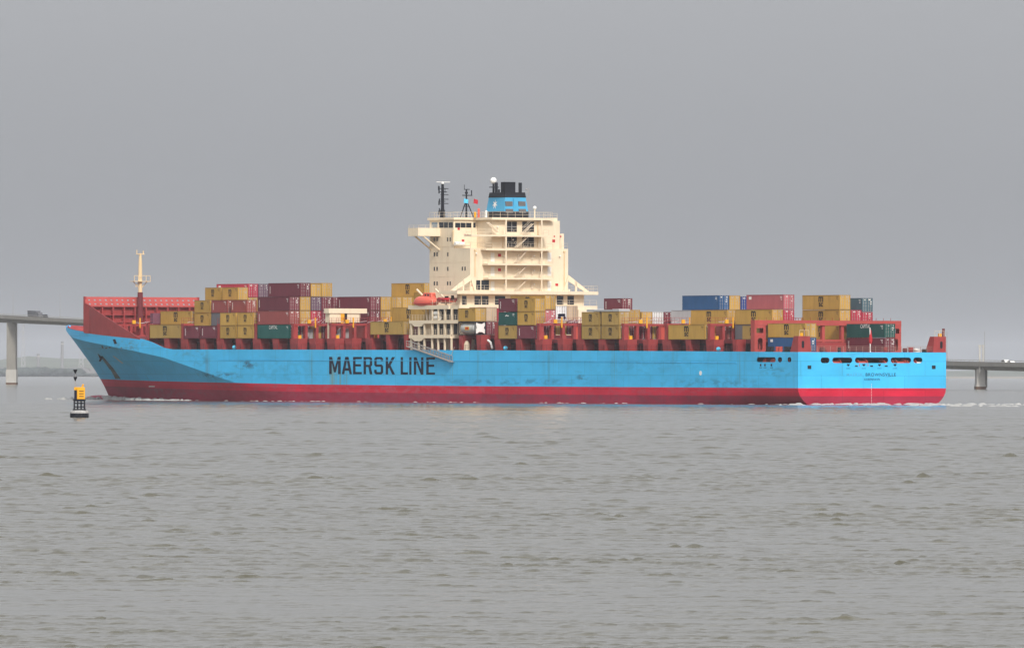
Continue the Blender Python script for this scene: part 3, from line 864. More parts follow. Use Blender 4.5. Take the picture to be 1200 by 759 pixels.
# stern corner trunks
for sgn in (0, 1):
    f = MB()
    vv = (lambda v: v) if sgn == 0 else (lambda v: 32.2 - v)
    zt = pt(940, 393.6, 0)[1]
    vs = [S(2.6, vv(0.02), zt0), S(0.02, vv(0.02), zt0), S(0.02, vv(2.85), zt0), S(2.6, vv(2.85), zt0),
          S(1.4, vv(0.02), zt), S(0.02, vv(0.02), zt), S(0.02, vv(2.6), zt), S(1.4, vv(2.6), zt)]
    f.add(vs, [(0, 1, 2, 3), (4, 7, 6, 5), (0, 4, 5, 1), (1, 5, 6, 2), (2, 6, 7, 3), (3, 7, 4, 0)])
    tr_ = f.build('corner_trunk', M['red'], ship)
    f = MB(); vc = vv(1.05)
    f.prism([S(0.0, vc + a, zt - 1.5 + b) for a, b in rrect(-0.26, 0.26, -0.65, 0.65, 0.25, 4)], (-0.03, 0, 0)); f.build('slot', M['black'], tr_)
    f = MB()
    for v in (0.4, 1.4, 2.4): f.tube(S(0.1, vv(v), zt), S(0.1, vv(v), zt + 1.05), 0.04, n=4)
    f.path([S(0.1, vv(0.4), zt + 1.05), S(0.1, vv(2.4), zt + 1.05)], 0.035, n=4); f.build('trunk_railing', M['rail'], tr_)
    f = MB(); f.sbox(0.3, 0.8, vv(0.75), vv(1.25), zt + 0.003, zt + 0.55); f.build('yellow_box', M['yellow'], tr_)
    f = MB()
    f.tube(S(0.35, vv(0.35 if sgn else 1.6), zt), S(0.35, vv(0.35 if sgn else 1.6), zt + 1.45), 0.26 if sgn else 0.13, n=8); f.build('light_post', M['red_dark'], tr_)
# stern rail, ensign staff with its furled flag, small deck gear
f = MB()
for v in np.arange(2.9, 29.4, 1.4): f.tube(S(0.15, v, zt0 - 0.05), S(0.15, v, zt0 + 1.05), 0.035, n=4)
for h_ in (0.4, 0.72, 1.05): f.path([S(0.15, 2.9, zt0 + h_), S(0.15, 29.3, zt0 + h_)], 0.03, n=4)
f.build('stern_railing', M['stern_rail'], ship)
v0, z1 = pt(1020, 383.8, 0.4)
f = MB(); f.tube(S(0.4, v0, zt0), S(0.4, v0 - 0.1, z1), 0.1, 0.08)
es = f.build('ensign_staff', M['white'], ship)
f = MB()
f.lathe(S(0.4, v0 + 0.05, 0), [(0.12, z1 - 3.0), (0.3, z1 - 2.5), (0.32, z1 - 1.9), (0.18, z1 - 1.1), (0.1, z1 - 0.4)], 8); f.build('furled_flag', M['signal_red'], es)
r_ = random.Random(5)
for k in range(9):
    v = r_.uniform(19.5, 28.8) if k < 6 else r_.uniform(4, 13)
    u = r_.uniform(0.9, 1.3); w_ = r_.uniform(0.3, 0.5)
    f = MB(); f.tube(S(u, v, zt0), S(u, v, zt0 + r_.uniform(0.55, 0.95)), w_, n=10); f.tube(S(u, v, zt0 + .3), S(u, v, zt0 + 0.42), w_ + 0.12, n=10)
    f.build('deck_bollard', [M['red'], M['white'], M['black'], M['red_dark']][k % 4], ship)
for k, u in enumerate((5.2, 8.0, 10.8)):
    f = MB(); f.tube(S(u, 0.9, z_top(u)), S(u, 0.9, z_top(u) + 0.95), 0.36, n=12); f.tube(S(u - 1.0, 0.9, z_top(u)), S(u - 1.0, 0.9, z_top(u) + 0.95), 0.36, n=12)
    f.sbox(u - 1.6, u + 0.6, 0.4, 1.4, z_top(u) - 0.05, z_top(u) + 0.12); f.build('mooring_bitt', M['dark' if k != 1 else 'red_light'], ship)

# ================================================================== SUPERSTRUCTURE
UA, UF, VP, VS = 120.0, 134.8, 5.1, 27.1


def za(x, y, u=UA): return pt(x, y, u)[1]


Zm = za(551, 290.5)                     # top of the main block
Zw = ps(531, 257.5, VP)[1]              # wheelhouse roof underside
Zbase = z_top(125)
f = MB()
f.sbox(UA, UF, VP, VS, Zbase, Zm)
f.sbox(126.0, UF, VP, VS, Zm, Zw)
f.sbox(120.6, 126.0, 10.3, 25.6, Zm, Zw - 0.1)
house = f.build('deckhouse', M['cream'], ship)
# roof slab
f = MB(); f.sbox(125.6, UF + 0.4, VP - 0.25, VS + 0.25, Zw, Zw + 0.45); f.sbox(119.4, 125.6, 9.6, 23.6, Zw - 0.04, Zw + 0.42)
roof = f.build('roof', M['cream'], house)
f = MB()
def rail(f, pts, h=1.05, step=1.5, r=0.03, mids=(0.5,)):
    for a, b in zip(pts, pts[1:]):
        a, b = Vector(a), Vector(b); n = max(1, int((b - a).length / step))
        for k in range(n + 1):
            p = a.lerp(b, k / n); f.tube(p, p + Vector((0, 0, h)), r, n=4, caps=False)
        for hh in tuple(mids) + (1.0,): f.tube(a + Vector((0, 0, h * hh)), b + Vector((0, 0, h * hh)), r * 0.9, n=4, caps=False)
zr_ = Zw + 0.45
rail(f, [S(126, 10, zr_), S(126, VP, zr_), S(UF, VP, zr_), S(UF, VS, zr_)])
rail(f, [S(126, 10, zr_), S(119.6, 9.9, zr_), S(119.6, 23.3, zr_), S(126, 23.3, zr_)])
f.build('roof_railing', M['rail'], roof)
# wheelhouse windows: port side and after side
wy0, wy1 = 260.6, 266.8


def side_window(x0, x1, y0, y1, name='window', m='glass', v=VP, proud=0.03, par=None):
    ua, z1 = ps(x0, y0, v); ub, z0 = ps(x1, y1, v)
    f = MB(); f.sbox(ub, ua, v - proud, v, z0, z1); return f.build(name, M[m], par or house)


def aft_window(x0, x1, y0, y1, name='window', m='glass', u=UA, proud=0.03, par=None):
    v0, z1 = pt(x0, y0, u); v1, z0 = pt(x1, y1, u)
    f = MB(); f.sbox(u - proud, u, v0, v1, z0, z1); return f.build(name, M[m], par or house)


M['sky_glass'] = mat('sky_painted_glass', (0.20, 0.25, 0.29), 0.08, 0.05, 1.0, spec=0.6)  # pale base colour paints in the sky showing in this pane
for x0, x1, m in ((506, 512.6, 'sky_glass'), (514.6, 519.8, 'glass'), (520.4, 525, 'glass'), (525.8, 530.8, 'glass')): side_window(x0, x1, wy0, wy1, m=m)
for x0, x1 in ((533.4, 539.3), (539.8, 545.6), (546.2, 552.3), (554.6, 557.2)): aft_window(x0, x1, wy0 + 0.4, wy1, u=126.0)
# small cabin windows on the port side
for y in (280.5, 298, 315, 332):
    for x in (509, 512.2): side_window(x - 0.55, x + 0.75, y - 2.3, y + 2.3)
for y, xs in ((280.5, (524.6, 527.6)), (298, (524.8,)), (315, (524.8,)), (332, (524.6, 527.6)), (314.8, (541.8, 545))):
    for x in xs: side_window(x - 0.5, x + 0.7, y - 2.3, y + 2.3)
# seams between decks
f = MB()
for y in (288.5, 307, 323.5):
    z = za(551, y); f.sbox(UA - 0.02, UF, VP - 0.03, VP - 0.002, z, z + 0.07)
f.build('deck_seam', M['cream'], house)
# big openings in the after casing
for x0, x1 in ((594, 605.6), (612, 625.7)):
    for y0, y1 in ((259.6, 271.8), (277, 289.6)):
        w_ = aft_window(x0, x1, y0, y1, 'casing_opening', 'dark', u=120.6)
        v0, z1 = pt(x0, y0, 120.5); v1, z0 = pt(x1, y1, 120.5); vm = (v0 + v1) / 2
        f = MB(); f.sbox(120.5, 120.565, vm - 0.06, vm + 0.06, z0, z1); f.sbox(120.5, 120.565, v0, v1, (z0 + z1) / 2 - 0.05, (z0 + z1) / 2 + 0.05)
        f.build('louvre_bar', M['grey'], house)
for x0, x1 in ((558, 562.8), (564, 573)): aft_window(x0, x1, 328.2, 339.6)
for x0, x1 in ((541.5, 546.5), (556, 563.5), (564.8, 572.4), (652.5, 660), (665, 672.5)): pass
# balconies on the after face
ub_ = UA - 2.0
for (x0, x1, y) in ((572.6, 648.8, 325.2), (571.5, 648.8, 308.6), (569.5, 648.8, 291.3), (552.5, 644, 274.8)):
    v0, z1 = pt(x0, y, ub_); v1, _ = pt(x1, y, ub_)
    f = MB(); f.sbox(ub_, UA + (0.7 if y < 292 else 0) - 0.003, v0, v1, z1 - 0.32, z1)
    bal = f.build('balcony', M['cream'], house)
    f = MB(); rail(f, [S(UA, v0 + 0.1, z1), S(ub_ + 0.08, v0 + 0.1, z1), S(ub_ + 0.08, v1 - 0.1, z1), S(UA, v1 - 0.1, z1)], r=0.028)
    f.build('balcony_railing', M['rail'], bal)
zs0 = za(600, 344); zs1 = za(600, 258)
for x in (593, 634.8):
    v, _ = pt(x, 300, ub_ + 0.15); f = MB(); f.tube(S(ub_ + 0.15, v, zs0), S(ub_ + 0.15, v, zs1), 0.16, n=8); f.build('balcony_post', M['cream'], house)
for (xa, ya, xb, yb) in ((604.5, 340.5, 618, 327), (604.5, 324.5, 618, 310.3), (604.5, 308, 618, 293), (604.5, 290.5, 622, 274.5), (613, 273.5, 625, 262)):
    va, z0 = pt(xa, ya, ub_ + 0.6); vb, z1 = pt(xb, yb, ub_ + 0.6)
    f = MB()
    for uu in (ub_ + 0.5, ub_ + 1.25):
        f.tube(S(uu, va, z0), S(uu, vb, z1), 0.08, n=5); f.tube(S(uu, va, z0 + 0.95), S(uu, vb, z1 + 0.95), 0.03, n=4)
    for k in range(10):
        t = k / 10; v = va + (vb - va) * t; z = z0 + (z1 - z0) * t
        f.sbox(ub_ + 0.55, ub_ + 1.2, v - 0.08, v + 0.08, z - 0.015, z + 0.015)
    f.build('stair', M['rail'], house)
# white doors and red fire boxes
for y0, y1 in ((296, 306.6), (312.5, 323.3), (329.5, 340.4)):
    aft_window(575, 579.4, y0, y1, 'door', 'white'); aft_window(641.6, 646, y0, y1, 'door', 'white')
for x, y, s in ((585.3, 299, 1.7), (585.3, 316, 1.7), (652.4, 333.7, 1.6), (553.8, 334, 1.2)): aft_window(x - s, x + s, y - s, y + s, 'fire_box', 'signal_red')
for x, y, s in ((537.5, 268.2, 1.3), (542.6, 282, 1.4), (545, 275.4, 1.0), (548, 275.4, 1.0)): aft_window(x - s, x + s, y - s, y + s, 'fire_box', 'signal_red', u=126.0)
for x, y, s in ((648.8, 282.3, 1.6), (649.6, 277, .8), (657, 277, .8)): aft_window(x - s, x + s, y - s, y + s, 'fire_box', 'signal_red', u=120.6)
for x0, x1, y0, y1 in ((633, 636, 296.5, 301), (633, 636, 313.5, 318)): aft_window(x0, x1, y0, y1, 'vent', 'red_dark')
f = MB(); v0, z1 = pt(532, 284, 125.6); v1, z0 = pt(543, 287, 125.6); f.tube(S(125.3, v0, (z0 + z1) / 2), S(125.3, v1, (z0 + z1) / 2), 0.35, n=10); f.build('liferaft_canister', M['white'], house)
for x, y0, y1, u in ((556.5, 292.5, 324, UA), (661, 294, 338, UA), (589, 277, 290, 120.6), (630, 260, 290, 120.6), (530.5, 270, 286, 126.0)):
    v0, z1 = pt(x, y0, u); z0 = pt(x, y1, u)[1]
    f = MB(); f.tube(S(u - 0.12, v0, z0), S(u - 0.12, v0, z1), 0.09, n=6); f.sbox(u - 0.25, u - 0.003, v0 - 0.2, v0 + 0.2, z1 - 0.25, z1); f.build('vent_pipe', M['cream_mast'], house)
for x, y, u in ((557, 297, UA), (655, 300, UA), (590, 300, UA), (625, 300, UA), (590, 317, UA), (625, 317, UA), (590, 333, UA), (625, 333, UA), (600, 281, 120.6), (582, 266, 120.6)):
    v0, z1 = pt(x, y, u); f = MB(); f.tube(S(u - 0.003, v0, z1), S(u - 0.35, v0, z1 + 0.05), 0.06, n=5); f.ball(S(u - 0.4, v0, z1), 0.16, 8, 6); f.build('deck_lamp', M['white'], house)
for x, y0, y1 in ((606, 296, 304), (622, 297, 304), (606, 313, 321), (622, 314, 321), (622, 330, 338)):
    v0, z1 = pt(x, y0, UA); v1, z0 = pt(x + 2.6, y1, UA); f = MB(); f.sbox(UA - 0.28, UA - 0.003, v0, v1, z0, z1 - 0.3); f.build('deck_locker', M['rail'], house)
# terrace railing on the shoulder of the main block
f = MB(); rail(f, [S(126, VP + .1, Zm), S(UA + .1, VP + .1, Zm), S(UA + .1, 10.2, Zm)]); rail(f, [S(UA + .1, 25.7, Zm), S(UA + .1, VS - .1, Zm), S(126, VS - .1, Zm)])
f.build('terrace_railing', M['rail'], house)
f = MB(); f.sbox(120.7, 125.9, 25.75, 26.6, Zm + 0.003, Zm + 2.9); f.build('side_casing', M['cream'], house)
f = MB(); f.sbox(121.4, 125.9, 23.9, 25.55, Zw - 0.097, Zw + 0.5); rail(f, [S(121.4, 23.9, Zw + 0.5), S(121.4, 25.5, Zw + 0.5)], h=0.8); f.build('deck_locker', M['cream'], house)
# canopy stair housing at the left of the casing
f = MB(); v0, z1 = pt(571, 259.5, 119.7); v1, z0 = pt(583, 272, 119.7)
f.tube(S(119.9, v0, z1 - 0.2), S(119.9, v1, z0), 0.13, n=5); f.tube(S(119.3, v0, z1 - 0.2), S(119.3, v1, z0), 0.13, n=5); f.build('stair', M['rail'], house)

# bridge wings
for sgn in (0, 1):
    vv = (lambda v: v) if sgn == 0 else (lambda v: 32.2 - v)
    ua_w, zt = ps(516, 267.2, VP); zb_ = ps(516, 276.8, VP)[1]
    f = MB(); f.sbox(ua_w, UF - 0.2, vv(0.15), vv(VP - 0.002), zb_, zt)
    wing = f.build('bridge_wing', M['cream'], ship)
    f = MB(); rail(f, [S(ua_w + .1, vv(VP - .2), zt), S(ua_w + .1, vv(0.3), zt), S(UF - .3, vv(0.3), zt)], h=0.55); f.build('wing_railing', M['rail'], wing)
    f = MB()
    for uu in (ua_w + 0.3, UF - 0.7): f.tube(S(uu, vv(1.4), zb_), S(uu, vv(VP), zb_ - 2.6), 0.17, n=8)
    f.build('wing_strut', M['cream'], wing)

# boat platform slabs with braces, after end of the house
zp1 = za(600, 341, 118.3)
f = MB(); f.sbox(116.9, UA - 0.003, 0.3, 32.0, zp1 - 0.62, zp1); f.sbox(UA, 123.5, 0.3, VP - 0.003, zp1 - 0.62, zp1); f.sbox(UA, 123.5, VS + 0.003, 32.0, zp1 - 0.62, zp1)
plat = f.build('boat_platform', M['cream'], ship)
f = MB(); rail(f, [S(123.4, 0.4, zp1), S(117, 0.4, zp1), S(117, 31.9, zp1), S(123.4, 31.9, zp1)]); f.build('platform_railing', M['rail'], plat)
for sgn in (0, 1):
    f = MB()
    vv = (lambda v: v) if sgn == 0 else (lambda v: 32.2 - v)
    zq = za(551, 321.5)
    f.prism([S(UA - 0.3, vv(VP), zq), S(UA - 0.3, vv(0.5), zp1 + 0.003), S(UA - 0.3, vv(1.5), zp1 + 0.003), S(UA - 0.3, vv(VP), zq - 1.2)], (0.25, 0, 0))
    f.prism([S(UA - 0.3, vv(VP + .01), zq), S(UA - 0.3, vv(VP + 1.3), zp1 + 0.003), S(UA - 0.3, vv(VP + 0.8), zp1 + 0.003), S(UA - 0.3, vv(VP + .01), zq - 0.9)], (0.25, 0, 0))
    f.sbox(UA - 0.3, UA - 0.05, vv(3.3), vv(3.6), zp1 + 0.003, zp1 + 2.0)
    f.build('platform_brace', M['cream'], plat)
# second deck (wide) below the platform
zp2 = za(600, 357.8, 118.3)
f = MB(); f.sbox(116.6, UA - 0.003, 0.6, 31.6, zp2 - 0.75, zp2); f.sbox(UA, UF, 0.3, VP - 0.003, zp2 - 0.75, zp2); f.sbox(UA, UF, VS + .003, 31.9, zp2 - .75, zp2)
d2 = f.build('boat_deck', M['cream'], ship)
f = MB(); rail(f, [S(UF - 2.5, 0.4, zp2), S(116.7, 0.4, zp2), S(116.7, 31.5, zp2)]); f.build('deck_railing', M['rail'], d2)
# wall between the two slabs with dark openings
f = MB()
f.sbox(118.9, UA - 0.004, 2.2, 30.0, zp2 + 0.002, zp1 - 0.622)
wall2 = f.build('deckhouse_wall', M['cream'], ship)
for x0, x1 in ((541.5, 546.6), (556, 563.5), (564.8, 572.4), (580, 592), (652.5, 660), (665, 672.5)):
    aft_window(x0, x1, 346.6, 357.0, u=118.9, par=wall2)
# lower after wall of the house down to the deck
f = MB(); f.sbox(118.5, UA - 0.004, 2.6, 29.6, Zbase, zp2 - 0.752); f.build('lower_deckhouse', M['cream'], ship)

# port-side open galleries below the lifeboat
ug1, _ = ps(479.5, 376, 0.2); ug0, _ = ps(537.3, 376, 0.2); ug0b, _ = ps(527.5, 393, 0.2)
zg1 = ps(500, 375.2, 0.2)[1]; zg2 = ps(500, 392.3, 0.2)[1]
for sgn in (0, 1):
    vv = (lambda v: v) if sgn == 0 else (lambda v: 32.2 - v)
    f = MB()
    f.sbox(ug0, ug1, vv(0.15), vv(VP - 0.01), zg1 - 0.62, zg1); f.sbox(ug0b, ug1, vv(0.15), vv(VP - 0.01), zg2 - 0.62, zg2)
    for zz in (zg1 - 0.62, zg2 - 0.62):      # deep gussets near the forward end
        f.prism([S(ug1 - 0.8, vv(0.17), zz), S(ug1 - 1.9, vv(0.17), zz - 0.55), S(ug1 - 4.4, vv(0.17), zz - 0.55), S(ug1 - 5.4, vv(0.17), zz)], (0, -0.2 if sgn == 0 else 0.2, 0))
    gal = f.build('side_gallery', M['cream'], ship)
    for u in (ug1 - 0.4, ug1 - 3.2, ug1 - 5.2, ug1 - 8.0, ug1 - 10.2, ug1 - 12.6, ug1 - 15.0):
        f = MB()
        f.sbox(u - 0.17, u + 0.17, vv(0.3), vv(0.6), z_top(u), zg2 - 0.622)
        f.sbox(u - 0.17, u + 0.17, vv(0.3), vv(0.6), zg2, zg1 - 0.622)
        if u < ug1 - 5.5: f.sbox(u - 0.13, u + 0.13, vv(0.35), vv(0.6), zg1, zp2 - 0.752)
        f.build('gallery_post', M['cream'], gal)
    f = MB(); rail(f, [S(ug1 - .1, vv(0.22), zg1), S(ug0 + .1, vv(0.22), zg1)], step=1.0, mids=(0.35, 0.68)); f.build('gallery_railing', M['rail'], gal)
    f = MB(); rail(f, [S(ug1 - .1, vv(0.22), zg2), S(ug0b + .1, vv(0.22), zg2)], step=1.0, mids=(0.35, 0.68)); f.build('gallery_railing', M['rail'], gal)
    f = MB()
    for k, u in enumerate((ug1 - 2.0, ug1 - 7.0, ug1 - 9.0, ug1 - 11.6, ug1 - 14.2)):
        for z_ in (zg2, zg1): 
            if z_ == zg1 and k == 0: continue
            f = MB(); f.sbox(u - 0.65, u + 0.65, vv(1.86), vv(1.9), z_ + 0.1, z_ + 2.1); f.build('gallery_door', M['dark'], gal)
    f = MB(); f.sbox(ug0, ug1 - 0.4, vv(1.9), vv(VP - 0.01), zg2 + 0.002, zg1 - 0.622); f.sbox(ug0, ug1 - 5.5, vv(1.9), vv(VP - 0.01), zg1 + 0.002, zp2 - 0.752)
    f.sbox(ug0 + 4, ug1 - 0.4, vv(3.2), vv(VP - 0.01), z_top(125), zg2 - 0.622)
    f.build('gallery_wall', M['cream'], gal)
    for a_, b_, c_, d_ in ((ug0 + 3.6, ug0 + 4.9, 1.2, zg2 - 0.8), (ug1 - 9, ug1 - 7.6, 1.5, z_top(125) + 1.4), (ug1 - 5, ug1 - 4.1, 1.5, z_top(125) + 1.7)):
        f = MB(); f.sbox(a_, b_, vv(c_), vv(2.5), z_top(125), d_); f.build('deck_locker', M['red_dark'], gal)
    f = MB()
    uu, zz = ps(509.5, 369, 0.8)
    f.tube(S(uu, vv(0.9), zg1 + 0.45), S(uu - 1.7, vv(0.9), zg1 + 0.45), 0.42, n=12); f.tube(S(uu, vv(0.9), zg1 + 1.35), S(uu - 1.7, vv(0.9), zg1 + 1.35), 0.42, n=12)
    f.build('liferaft_canister', M['white'], gal)
    # davits
    for ud in (ps(489, 350, 0.8)[0], ps(511, 350, 0.8)[0]):
        f = MB(); zz = zg1 if ud > ug1 - 5.5 else zp2
        f.path([S(ud - 0.8, vv(2.6), zz), S(ud - 0.3, vv(2.2), zp2 + 1.6), S(ud + 0.6, vv(1.0), zp2 + 3.1)], 0.2, n=8); f.build('davit', M['cream'], gal)

# accommodation ladder
f = MB()
ua_, z1 = ps(477.5, 405.6, -0.5); ub2, z0 = ps(528.3, 423.4, -0.5)
for v in (-0.75, -0.15):
    for dz, r in ((0, 0.11), (1.05, 0.06), (0.5, 0.04)): f.tube(S(ua_, v, z1 + dz), S(ub2, v, z0 + dz), r, n=6)
    for k in range(17):
        t = k / 16; u = ua_ + (ub2 - ua_) * t; z = z1 + (z0 - z1) * t; f.tube(S(u, v, z), S(u, v, z + 1.05), 0.05, n=5)
for k in range(34):
    t = k / 33; u = ua_ + (ub2 - ua_) * t; z = z1 + (z0 - z1) * t; f.sbox(u - 0.16, u + 0.16, -0.75, -0.15, z - 0.03, z + 0.02)
f.sbox(ub2 - 0.6, ub2 + 0.4, -0.9, -0.1, z0 - 0.1, z0)
f.tube(S(ub2, -0.45, z0 + 1.0), S(ub2 - 0.3, 0.1, z_top(118) + 0.6), 0.05, n=5)
f.build('accommodation_ladder', M['wood'], ship)

# ---- funnel
uf0 = 121.4; vf0, zf0 = pt(591.2, 247.5, uf0); vf1, _ = pt(619, 247.5, uf0); zf1 = pt(591, 231.2, uf0)[1]; zf2 = pt(591, 225.2, uf0)[1]; zfb = Zw + 0.42
uf1 = uf0 + 6.6


def frustum(f, a, b, z0, z1, i0, i1, mi=0):
    (u0, u1, v0, v1) = a
    q = [S(u0 + i0, v0 + i0, z0), S(u1 - i0, v0 + i0, z0), S(u1 - i0, v1 - i0, z0), S(u0 + i0, v1 - i0, z0),
         S(u0 + i1, v0 + i1, z1), S(u1 - i1, v0 + i1, z1), S(u1 - i1, v1 - i1, z1), S(u0 + i1, v1 - i1, z1)]
    f.add(q, [(0, 3, 2, 1), (4, 5, 6, 7), (0, 1, 5, 4), (1, 2, 6, 5), (2, 3, 7, 6), (3, 0, 4, 7)], mi)


FB = (uf0, uf1, vf0, vf1)
f = MB(); frustum(f, FB, None, zf0, zf1, 0, 0.35)
funnel = f.build('funnel', M['funnel_blue'], ship)
f = MB(); frustum(f, FB, None, zfb, zf0, -0.05, -0.05); f.build('funnel_base', M['dark'], funnel)
f = MB(); frustum(f, FB, None, zf1, zf2, 0.3, 0.45); f.build('funnel_band', M['black'], funnel)
v0, z1 = pt(591.5, 213.2, 123.2); v1, _ = pt(604, 213.2, 123.2)
f = MB(); f.sbox(123.2, 124.6, v0, v1, zf2 - 0.002, z1)
f.build('smoke_stack', M['black'], funnel)
for x, w_, y in ((581.6, 0.3, 214), (609.6, 0.34, 214.2), (584.8, 0.2, 222)):
    v, z = pt(x, y, 123.0); f = MB(); f.tube(S(123.0, v, zf2 - 0.1), S(123.0, v, z), w_, n=10); f.build('exhaust_pipe', M['black'], funnel)
v, z = pt(578.3, 211.7, 124.5)
f = MB(); f.tube(S(124.5, v, zf2 - 0.1), S(124.5, v, z - 0.4), 0.2, n=8); f.sbox(124, 125, v - 0.7, v + 0.9, zf2 + 0.9, zf2 + 1.05); fp = f.build('dome_stand', M['black'], funnel)
f = MB(); f.ball(S(124.5, v, z), 0.62, 16, 10); f.build('satellite_dome', M['white'], fp, smooth=True)
f = MB()
v, z = pt(617, 224, 122)
f.tube(S(122, v - 0.4, zf2 - .1), S(122, v + 0.5, zf2 + 0.2), 0.06); f.tube(S(122, v + 0.5, zf2 - 0.6), S(122, v + 0.5, zf2 + 0.9), 0.08); f.ball(S(122, v, zf2 + 0.6), 0.2, 8, 6)
f.build('lamp_bracket', M['grey'], funnel)
for x0, x1 in ((592.6, 601), (608, 616.2)):
    for y0, y1 in ((236, 241.6), (244.8, 249.6)):
        v0, z1 = pt(x0, y0, uf0); v1, z0 = pt(x1, y1, uf0)
        k = 0.36 * ((z0 + z1) / 2 - zf0) / (zf1 - zf0); k = max(k, 0)
        f = MB()
        n_ = 6
        f.sbox(uf0 + k - 0.10, uf0 + k + 0.2, v0, v1, z0, z1)
        lv = f.build('louvre', M['dark'], funnel)
        f = MB()
        for j in range(n_): zz = z0 + (j + 0.5) * (z1 - z0) / n_; f.sbox(uf0 + k - 0.16, uf0 + k - 0.102, v0, v1, zz - 0.03, zz + 0.03)
        f.build('louvre_slat', M['grey'], lv)
f = MB(); v0, z1 = pt(602, 232.5, uf0); v1, z0 = pt(607, 247.4, uf0); f.sbox(uf0 + 0.0, uf0 + 0.4, v0, v1, z0, z1); f.build('funnel_rib', M['funnel_blue'], funnel)
# seven-pointed star on the funnel's port side
uc, zc = ps(580, 239.6, vf0 + 0.15)
star = []
for k in range(14):
    r = 1.0 if k % 2 == 0 else 0.34
    t = 2 * pi * k / 14 + pi / 2; star.append((uc + r * cos(t), zc + r * sin(t)))
sl = 0.35 / (zf1 - zf0)
f = MB(); ctr = len(star)
pts_ = [S(a, vf0 + (b - zf0) * sl - 0.04, b) for a, b in star] + [S(uc, vf0 + (zc - zf0) * sl - 0.04, zc)]
f.add(pts_, [(k, (k + 1) % 14, 14) for k in range(14)]); f.build('emblem', M['white'], funnel)

# ---- masts on the wheelhouse roof
um_, vm_ = 131.6, 6.2
zt_ = pt(518.6, 215.5, um_)[1]
um_ = ps(518.6, 250, vm_)[0]
f = MB(); f.tube(S(um_, vm_, zr_ - .02), S(um_, vm_, zr_ + 1.6), 0.55, 0.4, n=10); f.tube(S(um_, vm_, zr_ + 1.6), S(um_, vm_, zt_), 0.34, 0.26, n=10)
rm = f.build('radar_mast', M['black'], ship)
f = MB()
for y, w0, w1 in ((221, -0.9, 1.3), (225, -0.8, 1.0), (228, 0, 1.3), (233.5, 0, 1.3), (238.5, -0.8, 1.3), (236, -0.7, 0), (247, -0.7, 0.2), (250, -.8, .4)):
    z = pt(518.6, y, um_)[1]; f.tube(S(um_, vm_ + w0, z), S(um_, vm_ + w1, z), 0.07, n=5); f.tube(S(um_ - 1.0, vm_, z), S(um_ + 0.7, vm_, z), 0.06, n=5)
    if w0 < 0: f.tube(S(um_, vm_ + w0, z - .3), S(um_, vm_ + w0, z + 0.5), 0.12, n=6)
f.tube(S(um_, vm_ - 0.7, pt(518, 218.5, um_)[1]), S(um_, vm_ - 0.7, pt(518, 226, um_)[1]), 0.06); f.tube(S(um_ - .9, vm_, pt(518, 221, um_)[1]), S(um_ - .9, vm_, pt(518, 226, um_)[1]), 0.06)
f.build('mast_yard', M['black'], rm)
f = MB(); f.sbox(um_ - 0.1, um_ + 0.1, vm_ - 1.4, vm_ + 1.6, zt_ + 0.3, zt_ + 0.4); f.tube(S(um_, vm_, zt_), S(um_, vm_, zt_ + 0.3), 0.25, n=8); f.build('radar_scanner', M['white'], rm)
vm2 = 10.6; um2 = ps(546.5, 254, vm2)[0]; zt2 = pt(546.5, 222, um2)[1]
f = MB()
f.tube(S(um2, vm2, zr_ - .02), S(um2, vm2, zt2), 0.2, 0.14, n=8)
zj = pt(546.5, 238, um2)[1]
f.tube(S(um2 + .3, vm2 - 1.2, zr_), S(um2, vm2, zj + 0.6), 0.1, n=6); f.tube(S(um2 - .3, vm2 + 1.5, zr_), S(um2, vm2, zj + 0.6), 0.1, n=6)
f.tube(S(um2, vm2 - 0.75, zr_ + 2.2), S(um2, vm2 + 0.8, zr_ + 2.2), 0.06, n=5)
sm = f.build('signal_mast', M['black'], ship)
f = MB()
z = pt(546.5, 229, um2)[1]
f.tube(S(um2, vm2 - 0.9, z), S(um2, vm2 + 1.3, z), 0.09); f.tube(S(um2, vm2 - 0.5, zt2), S(um2, vm2 + 0.7, zt2), 0.07); f.tube(S(um2, vm2 + 1.15, z), S(um2, vm2 + 1.15, z + 1.0), 0.1)
f.tube(S(um2, vm2 - 0.45, zt2), S(um2, vm2 - 0.45, zt2 + 0.9), 0.05); f.ball(S(um2, vm2, z + 0.5), 0.3, 8, 6)
f.build('mast_yard', M['black'], sm)


def flag(name, px, py0, py1, w, m, u, lab):
    v, z1 = pt(px, py0, u); z0 = pt(px, py1, u)[1]
    f = MB(); n = 6; q = []
    for i in range(n + 1):
        t = i / n
        for j in range(3):
            s = j / 2
            q.append(S(u + 0.18 * sin(t * 5 + s), v + w * t, z1 - (z1 - z0) * (s * (0.75 - 0.1 * t) + 0.28 * t)))
    f.add(q, [(i * 3 + j, i * 3 + j + 1, i * 3 + j + 4, i * 3 + j + 3) for i in range(n) for j in range(2)])
    o = f.build(name, m, None)
    o.location = SHIP_ORG; o.rotation_euler = (0, 0, SHIP_ROT)
    so = o.modifiers.new('t', 'SOLIDIFY'); so.thickness = 0.02
    tag(o, lab, 'flag', 'signal flags on the ship')
    return o


flag('flag', 544.0, 232.3, 239.2, 0.85, M['bright_blue'], um2 - 0.4, 'small pale blue flag flying on the lattice signal mast')
flag('flag', 555.2, 232.4, 240.0, 0.85, M['signal_red'], um2 - 0.6, 'small red flag flying between the signal mast and the funnel')
